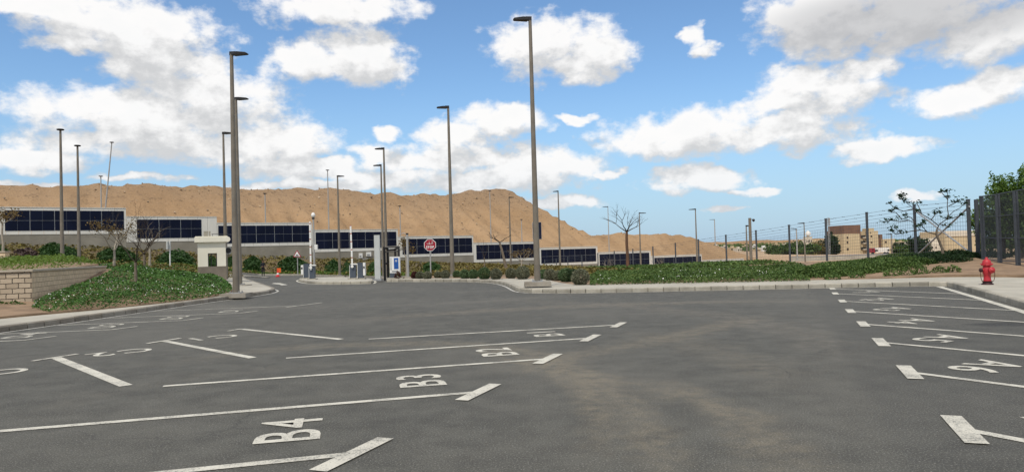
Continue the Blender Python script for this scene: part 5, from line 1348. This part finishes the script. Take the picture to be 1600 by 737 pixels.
# small tree with clumped leaves at the fence corner
def clumpy():
    d = 36.0; s = px2m(d); b = P(1474, 404, d); t = thing('clump_leaf_tree', b, 'small crooked tree with dark leaf clumps in front of the fence braces', 'tree')
    def q(x, y, dd=0.0): return P(x, y, d+dd)
    mt = MB(); mt.tube([q(1474, 404), q(1472, 388), q(1468, 378), q(1463, 366, -.1), q(1464, 358, -.1)], [.075, .065, .06, .055, .045], 8); mt.build('trunk', M['bark'], t)
    br = MB(); R_ = random.Random(9)
    L = [[(1463,366),(1448,362),(1438,359),(1430,349),(1420,344),(1408,341)],[(1438,359),(1424,361),(1408,364),(1398,356)],[(1464,358),(1468,350),(1478,343),(1482,338),(1490,330),(1500,325),(1506,318)],
         [(1482,338),(1480,322),(1481,308),(1480,299)],[(1481,312),(1474,304),(1471,300)],[(1466,352),(1455,343),(1440,334),(1428,326),(1418,318),(1411,312)],[(1440,334),(1436,324),(1433,318)],[(1420,344),(1406,346),(1392,344),(1384,346)],
         [(1408,341),(1400,332),(1391,330)],[(1428,326),(1412,330),(1400,326),(1390,318)],[(1478,343),(1490,340),(1503,336)],[(1482,322),(1494,316),(1500,311)],[(1468,350),(1476,352),(1480,353)],[(1455,343),(1462,334),(1468,331)],[(1430,349),(1424,340),(1414,336)],[(1448,362),(1440,352),(1445,346)],[(1408,364),(1400,366),(1393,361)],[(1411,312),(1408,308),(1410,304)]]
    ends = []
    for k, path in enumerate(L):
        dd = R_.uniform(-1.0, 1.0); n = len(path); pts = [q(x, y, dd*i/n) for i, (x, y) in enumerate(path)]
        br.tube(pts, [.020*(1-.7*i/n)+.005 for i in range(n)], 5); ends += [pts[-1], pts[-2]] if k % 2 else [pts[-1]]
        if n > 4: ends.append(pts[2].lerp(pts[3], .5))
    br.build('branches', M['twig'], t)
    rs = np.random.RandomState(4); E_ = np.array([tuple(v) for v in ends]); n = 17
    sz = np.repeat(rs.uniform(.6, 1.25, len(E_)), n)
    pp = np.repeat(E_, n, 0) + rs.normal(scale=.10, size=(len(E_)*n, 3))*sz[:, None]*np.array([1.1, 1, .55]) + np.array([0, 0, .05])
    leaf_cloud('leaf_clumps', pp, .17, M['leaf_clump'], t, up=.3, seed=5, wid=.42)
clumpy()
# big leafy trees behind the close mesh fence
def leafy(name, c, rx, ry, rz, n, label, seed, size=.16, material=None, trunk_r=.16, group=None, z0=None):
    rs = np.random.RandomState(seed); c = Vector(c); z0 = z0 if z0 is not None else T(c.x, c.y)
    t = thing(name, (c.x, c.y, z0), label, 'tree', group); mt = MB(); lobes = []
    k = 22; d_ = rs.normal(size=(k, 3)); d_ /= np.linalg.norm(d_, axis=1)[:, None]; d_ *= rs.uniform(.35, .95, (k, 1))
    for v in d_: lobes.append((np.array([c.x+v[0]*rx, c.y+v[1]*ry, c.z+v[2]*rz]), rs.uniform(.28, .46)))
    mt.tube([(c.x, c.y, z0-.3), (c.x+.1, c.y, z0+(c.z-z0)*.5), (c.x, c.y, c.z)], [trunk_r*1.3, trunk_r, trunk_r*.6], 8); mt.build('trunk', M['bark'], t)
    lm = MB()
    for L, r in lobes[:14]: lm.tube([(c.x, c.y, z0+(c.z-z0)*.55), tuple((np.array([c.x, c.y, c.z-.3])+L)/2), tuple(L)], [trunk_r*.5, trunk_r*.3, .02], 5)
    lm.build('limbs', M['bark'], t)
    per = n//k; allp = []
    for L, r in lobes:
        v = rs.normal(size=(per, 3)); v /= np.linalg.norm(v, axis=1)[:, None]; v *= (rs.uniform(.55, 1.08, per))[:, None]
        lum = np.array([1+.35*mnoise.noise(Vector((a*2.5+L[0], b_*2.5, e_*2.5))) for a, b_, e_ in v])
        allp.append(L+v*lum[:, None]*r*np.array([rx, ry, rz]))
    # sprigs reaching out of the top
    for _ in range(9):
        L, r = lobes[rs.randint(0, k)]; a = rs.uniform(-.5, .5, 2); hgt = rs.uniform(.3, .75)
        if L[2] < c.z: continue
        p_ = np.array([L[0]+a[0]*rx*.4, L[1]+a[1]*ry*.4, L[2]+r*rz*.8]); tt = rs.uniform(0, 1, 30)[:, None]
        allp.append(p_+tt*np.array([a[0]*.3, a[1]*.3, hgt])+rs.normal(scale=.06, size=(30, 3)))
    P_ = np.concatenate(allp); P_ = P_[P_[:, 2] > z0+.15]
    leaf_cloud('crown', P_, size, material or M['leaf_tree'], t, up=.1, seed=seed, wid=.5)
    return t
LT = 'leafy trees behind the mesh fence'
def lc(x, y, d): return P(x, y, d)
leafy('leafy_tree', lc(1562, 350, 38.5), 1.3, 1.6, 2.0, 9000, 'leafy green tree behind the second panel of the close mesh fence, the leftmost', 501, group=LT)
leafy('leafy_tree', lc(1592, 332, 37.5), 1.7, 1.8, 2.2, 12000, 'tallest leafy green tree rising above the close mesh fence at the right edge', 502, group=LT)
leafy('leafy_tree', lc(1640, 335, 37), 1.8, 1.8, 2.3, 9000, 'leafy green tree behind the mesh fence, cut by the right edge of the picture', 503, group=LT)

# ------------------------------------------------------------------ buildings beyond the fence
def window_on(t, c, w, h, rz, fr=True):
    R = Matrix.Rotation(rz, 3, 'Z'); n = R @ Vector((0, -1, 0)); mb = MB()
    mb.box(Vector(c)+n*.03, (w, .12, h), M=R); f_ = mb.build('window', M['far_brown'], t)
    mb = MB(); mb.box(Vector(c)+n*.10, (w*.82, .03, h*.84), M=R); mb.build('pane', M['window'], f_)
def block(t, name, x0, x1, yt, yb, d, depth, m_, rz=0.0, gap=0):
    a, b = P(x0, yb, d), P(x1, yb, d); z1 = P((x0+x1)/2, yt, d).z; zb = min(a.z, b.z)-2.0; mb = MB()
    mb.box(((a.x+b.x)/2, d+depth/2+gap, (z1+zb)/2), (b.x-a.x, depth, z1-zb)); return mb.build(name, m_, t)
d = 300.0
t = thing('apartment_building', P(1352, 396, d), 'large tan stepped apartment building with a dark brown top storey beyond the fence', 'building')
block(t, 'wall', 1319, 1344.5, 365, 398, d, 16, M['far_tan']); block(t, 'top_storey', 1318.4, 1344.8, 351.5, 364.9, d+.3, 15, M['far_brown'])
block(t, 'wall', 1305, 1318.9, 373, 398, d+4, 14, M['far_tan']); block(t, 'wall', 1311, 1318.4, 360, 372.9, d+5, 12, M['far_brown'])
block(t, 'wall', 1344.6, 1356.5, 362, 398, d+3, 14, M['far_tan']); block(t, 'wall', 1356.6, 1373.5, 360.5, 398, d+1, 15, M['far_tan'])
block(t, 'roof_room', 1358, 1365.5, 356.4, 360.4, d+3, 6, M['far_tan']); block(t, 'wall', 1373.6, 1380, 366, 398, d+2, 15, M['far_brown'])
block(t, 'wall', 1380.1, 1399.5, 373, 398, d+.5, 15, M['far_tan'])
k = px2m(d)
for x, y, w, h in ((1324, 371, 2.4, 3.6), (1324, 378.5, 2.4, 3.6), (1324.5, 389, 3.0, 3.4), (1363.5, 369, 2.6, 2.4), (1363.5, 378.5, 2.6, 2.4), (1374.8, 378.5, 3.6, 3.0), (1385, 378, 3, 2.8), (1376.5, 369, 3.5, 4.5), (1387, 387, 2, 3.4), (1362, 363, 2.2, 1.2)):
    c = P(x, y, d-.02); window_on(t, (c.x, c.y+(1.0 if 1356 < x < 1374 else (2.0 if 1373.5 < x < 1380 else (.5 if x > 1380 else 0))), c.z), w*k, h*k, 0)
for y in (369.5, 378.5, 388):                 # recessed balconies in the middle
    c = P(1350.3, y, d+2.9); mb = MB(); mb.box(c, (10*k, .3, 4.6*k)); bl = mb.build('balcony', M['window'], t)
    mb = MB(); mb.box(c+Vector((.6*k, -.5, -1.6*k)), (7.5*k, .8, 1.5*k)); mb.build('parapet', M['far_pale'], bl)
d = 330.0; t = thing('pale_building', P(1494, 392, d), 'plain pale block building seen behind the corner fence post', 'building')
block(t, 'wall', 1477.5, 1534, 361, 394, d, 20, M['far_tan']); block(t, 'parapet', 1477, 1534.5, 360, 360.9, d-.3, 21, M['far_pale'])
for x in (1502,): c = P(x, 367, d-.02); window_on(t, c, 3*px2m(d), 1.5*px2m(d), 0)
d = 300.0; t = thing('small_villa', P(1459, 393, d), 'small pale two storey house with arched porch behind the clumpy small tree', 'house')
block(t, 'wall', 1446, 1472, 380, 394, d, 12, M['far_pale']); block(t, 'upper_wall', 1445.6, 1466, 373, 379.9, d+1.5, 9, M['far_tan']); block(t, 'roof', 1445, 1467, 371.8, 372.9, d+1, 10, M['far_pale'])
for x, y in ((1450, 376.5), (1455, 376.5), (1461.5, 376.5), (1451.5, 386.5), (1457, 386.5), (1462.5, 386.5)):
    c = P(x, y, d+(1.48 if y < 380 else -.02)); window_on(t, c, 1.9*px2m(d), 3.0*px2m(d), 0)
# lorry
def lorry():
    d = 262.0; k = px2m(d); b = P(1373, 396, d); t = thing('lorry', b, 'white box lorry with a red cab parked before the tan building', 'lorry')
    z0 = b.z+.35; c = P(1376.5, 391, d); mb = MB(); mb.box((c.x, d, c.z+.1), (21.5*k, 2.3, 7.4*k)); mb.build('cargo_box', M['far_white'], t)
    c2 = P(1362.3, 391.2, d); mb = MB(); mb.box((c2.x, d, c2.z), (5.6*k, 2.2, 6.8*k), taper=.9); cb = mb.build('cab', M['sign_red'], t)
    mb = MB(); mb.box((c2.x-.2, d-1.08, c2.z+.35), (2.4*k, .05, 2.2*k)); mb.build('side_window', M['window'], cb)
    for dx, ww in ((-2.2, 4.6), (2.1, 3)):
        mb = MB(); mb.box((c.x+dx, d-1.17, c.z), (ww*k, .02, 2.7*k)); mb.build('side_marking', M['window'], t)
    for x in (1361.5, 1380, 1384.5):
        w_ = P(x, 395.4, d); mb = MB(); mb.lathe((w_.x, d-1.05, w_.z), [(.45, -.15), (.5, -.1), (.5, .1), (.45, .15)], 14, M=Matrix.Rotation(math.pi/2, 3, 'X')); mb.build('wheel', M['dark'], t)
lorry()
# long low concrete wall beyond the fence
bw = thing('boundary_wall', P(1340, 405, 128), 'long low pale concrete wall beyond the fence, below the tan building', 'wall')
path = [P(1238, 410, 134), P(1300, 409, 130), P(1360, 407, 126), P(1420, 404, 123), P(1515, 403, 120)]
tops = [402, 400.2, 398.2, 396.6, 397]
for (a, b, y0, y1, xx0, xx1) in zip(path, path[1:], tops, tops[1:], (1238,1300,1360,1420), (1300,1360,1420,1515)):
    z0, z1 = P(xx0, y0, a.y).z, P(xx1, y1, b.y).z; mb = MB()
    vs = [(a.x, a.y, a.z-1), (b.x, b.y, b.z-1), (b.x, b.y, z1), (a.x, a.y, z0), (a.x, a.y+.3, a.z-1), (b.x, b.y+.3, b.z-1), (b.x, b.y+.3, z1), (a.x, a.y+.3, z0)]
    mb.add(vs, [(0,1,2,3),(5,4,7,6),(3,2,6,7),(1,5,6,2),(4,0,3,7)]); mb.build('wall_length', M['pave'], bw)
    mb = MB(); vs2 = [(v[0], v[1]+(-.05 if i < 4 else .05), (z1 if i in (1, 2, 5, 6) else z0)+(.004 if i in (0, 1, 4, 5) else .16)) for i, v in enumerate(vs)]
    mb.add(vs2, [(0,1,2,3),(5,4,7,6),(3,2,6,7),(1,5,6,2),(4,0,3,7),(4,5,1,0)]); mb.build('wall_cap', M['galv'], bw)
# far trees and houses
leafy('far_tree', P(1235, 391, 230), 5, 5, 2.6, 3000, 'dark green far tree left of the second far fence post, beyond the sand', 601, .8, M['leaf_right'], .3, 'far trees beyond the wall')
leafy('far_tree', P(1252, 391, 225), 5, 5, 2.4, 2600, 'rounded dark green far tree beside the dark lamp post beyond the fence', 602, .8, M['leaf_right'], .3, 'far trees beyond the wall')
leafy('far_tree', P(1220, 391.5, 240), 5, 5, 2.2, 2600, 'low dark green far tree at the left end of the far tree row', 603, .8, M['leaf_right'], .3, 'far trees beyond the wall')
leafy('far_tree', P(1272, 390, 235), 5.5, 5, 2.5, 2600, 'brownish green far tree below the pale far houses', 604, .8, M['leaf_yellow'], .3, 'far trees beyond the wall')
leafy('far_tree', P(1297, 384, 235), 3.2, 4, 4.2, 2600, 'tall dark far tree behind the fence post left of the tan building', 605, .8, M['leaf_dark'], .3, 'far trees beyond the wall')
leafy('far_tree', P(1301.5, 389, 245), 1.6, 3, 2.8, 2000, 'dark far tree touching the left end of the tan building', 606, .8, M['leaf_dark'], .3, 'far trees beyond the wall')
leafy('far_tree', P(1405, 391, 290), 3, 4, 3.2, 1800, 'dark far tree at the right end of the tan building', 607, .8, M['leaf_dark'], .3, 'far trees beyond the wall')
leafy('far_tree', P(1438, 385, 250), 3.4, 4, 4.0, 2200, 'dark far tree behind the braced fence post', 608, .8, M['leaf_dark'], .3, 'far trees beyond the wall')
leafy('far_tree', P(1423, 390, 280), 6, 4, 2.2, 2000, 'low far tree between the tan building and the pale house', 609, .8, M['leaf_right'], .3, 'far trees beyond the wall')
# lattice mast left of the tan building
b = P(1296.5, 400, 200); k = px2m(200.); t = thing('lattice_mast', b, 'slim antenna mast with a thicker top left of the tan building', 'mast')
mb = MB(); H = 60*k
for i in range(3):
    a = i*2.094; mb.tube([b+Vector((.3*math.cos(a), .3*math.sin(a), 0)), b+Vector((.2*math.cos(a), .2*math.sin(a), H))], .05, 5)
mb.build('mast_legs', M['galv'], t); mb = MB()
for i in range(14):
    z = H*i/14; a = i*2.094; mb.tube([b+Vector((.3*math.cos(a), .3*math.sin(a), z)), b+Vector((.28*math.cos(a+2.094), .28*math.sin(a+2.094), z+H/14))], .03, 4)
mb.build('lattice', M['galv'], t); mb = MB()
for i in range(3): a = i*2.094+.5; mb.box(b+Vector((.42*math.cos(a), .42*math.sin(a), H-1.1)), (.25, .2, 2.0), rz=a)
mb.build('antennas', M['galv'], t)
rnd = random.Random(21)
HS = [(1262,373,381,420,4.5,'pale'),(1266.5,369.5,383,430,5.5,'pale'),(1255,378.5,384,500,8,'tan'),(1275,377,384,470,9,'tan'),(1283,376.5,384,520,10,'tan'),(1246,377,382,600,5,'tan'),
      (1196,386.5,391,380,9,'white'),(1205,387,391,390,7,'white'),(1186,389,392.5,360,5,'tan'),(1146,386.5,392,420,9,'tan'),(1156,388,393,400,7,'pale'),(1134,384.5,388,520,6,'pale'),(1180,383,386,700,6,'white'),
      (1214,381,384,800,8,'tan'),(1230,380.5,383.5,850,9,'pale'),(1166,383.5,386.5,760,7,'tan'),(1120,383,386,800,6,'pale'),(1412,383.5,389,420,12,'white'),(1410,377,383,600,6,'tan'),(1421,379,384,520,7,'pale'),(1106,384,387,700,5,'tan')]
WORD = {'pale': 'pale', 'tan': 'tan', 'white': 'white'}
spec = {0: 'pale far house left of the tall dome-topped one beyond the tree row', 1: 'tallest pale far house with a dome on its roof beyond the tree row', 6: 'white far house on the sand right of the camera pole, left one of a pair', 7: 'white far house on the sand right of the camera pole, right one of a pair', 17: 'long white far building right of the tan apartment building'}
for i, (x, yt, yb, d, w, c_) in enumerate(HS):
    k = px2m(d); b = P(x, yb, d); h = (yb-yt)*k; wm = w*k; t = thing('far_house', b, spec.get(i, '%s flat roofed house in the distant town beyond the fence' % WORD[c_]), 'house', 'houses of the distant town')
    mt_ = M['far_' + c_]; mb = MB(); mb.box(b+Vector((0, 4, h/2-1.5)), (wm, 8, h+3)); mb.build('wall', mt_, t)
    mb = MB(); mb.box(b+Vector((wm*.15, 4, h+.5)), (wm*.35, 3, .98)); mb.build('roof_room', mt_, t); mb = MB(); mb.box(b+Vector((0, -.0, h-.1)), (wm+.3, .3, .4)); mb.build('parapet', mt_, t)
    if i == 1:
        mb = MB(); mb.lathe(b+Vector((0, 3, h+1.0)), [(1.5, 0), (1.5, .8), (1.2, 1.7), (.6, 2.3), (.1, 2.6)], 14); mb.build('dome', M['far_white'], t)
    n = max(2, int(wm/2.2)); rows = max(1, int(h/3))
    for r in range(min(rows, 3)):
        for j in range(min(n, 4)):
            c = b+Vector((wm*((j+.5)/min(n, 4)-.5), -.06, h*(r+.5)/min(rows, 3))); mb = MB(); mb.box(c, (min(1.2, wm/n*.5), .1, min(1.3, h/rows*.45))); mb.build('window', M['window'], t)
# the wooded plain towards the horizon reads as one mass
rs = np.random.RandomState(77); n = 15000
az = rs.uniform(math.radians(8), math.radians(44), n); dd = np.exp(rs.uniform(math.log(420), math.log(3200), n)); q = np.column_stack([np.sin(az)*dd, np.cos(az)*dd])
nz = np.array([mnoise.noise(Vector((a*.006, b*.003, 2))) for a, b in q]); kp = nz > -.12; q = q[kp]; dd = dd[kp]
z = Tn(q) + rs.uniform(0, 1, len(q))*(1.6+dd*.0022)
o = leaf_cloud('distant_trees', np.column_stack([q, z]), 2.6+dd*.0022, M['leaf_right'], up=.0, seed=78, wid=.8); tag(o, 'distant belt of trees and scrub on the plain towards the horizon', 'trees', kind='stuff')
mb = MB(); pts = []
for i, x in enumerate(np.linspace(900, 1350, 40)):
    p_ = P(x, 379+ (1150-x)*.0, 4200); 
    pts.append((p_.x, p_.y, P(x, 377.3-(x-1130)*.028+.7*math.sin(i*.7)+.5*math.sin(i*1.9), 4200).z))
n = len(pts); vs = [(x, y, -30) for x, y, z in pts] + [(x, y, z) for x, y, z in pts] + [(x, y+600, -30) for x, y, z in pts] + [(x, y+500, z-3) for x, y, z in pts]
fs = []
for i in range(n-1): fs += [(i, i+1, n+i+1, n+i), (n+i, n+i+1, 3*n+i+1, 3*n+i), (3*n+i, 3*n+i+1, 2*n+i+1, 2*n+i)]
mb.add(vs, fs); o = mb.build('desert_hills', M['flat_sand']); o['kind'] = 'structure'
# pale stone lying at the back edge of the right bed
b = P(1091, 421, 58); t = thing('pale_stone', b, 'pale white stone lying in the bed beside the thick fence post', 'stone'); mb = MB()
mb.lathe(b+Vector((0, 0, .1)), [(.18, -.1), (.34, .05), (.30, .22), (.15, .32), (.03, .34)], 9); mb.build('stone', M['far_white'], t)
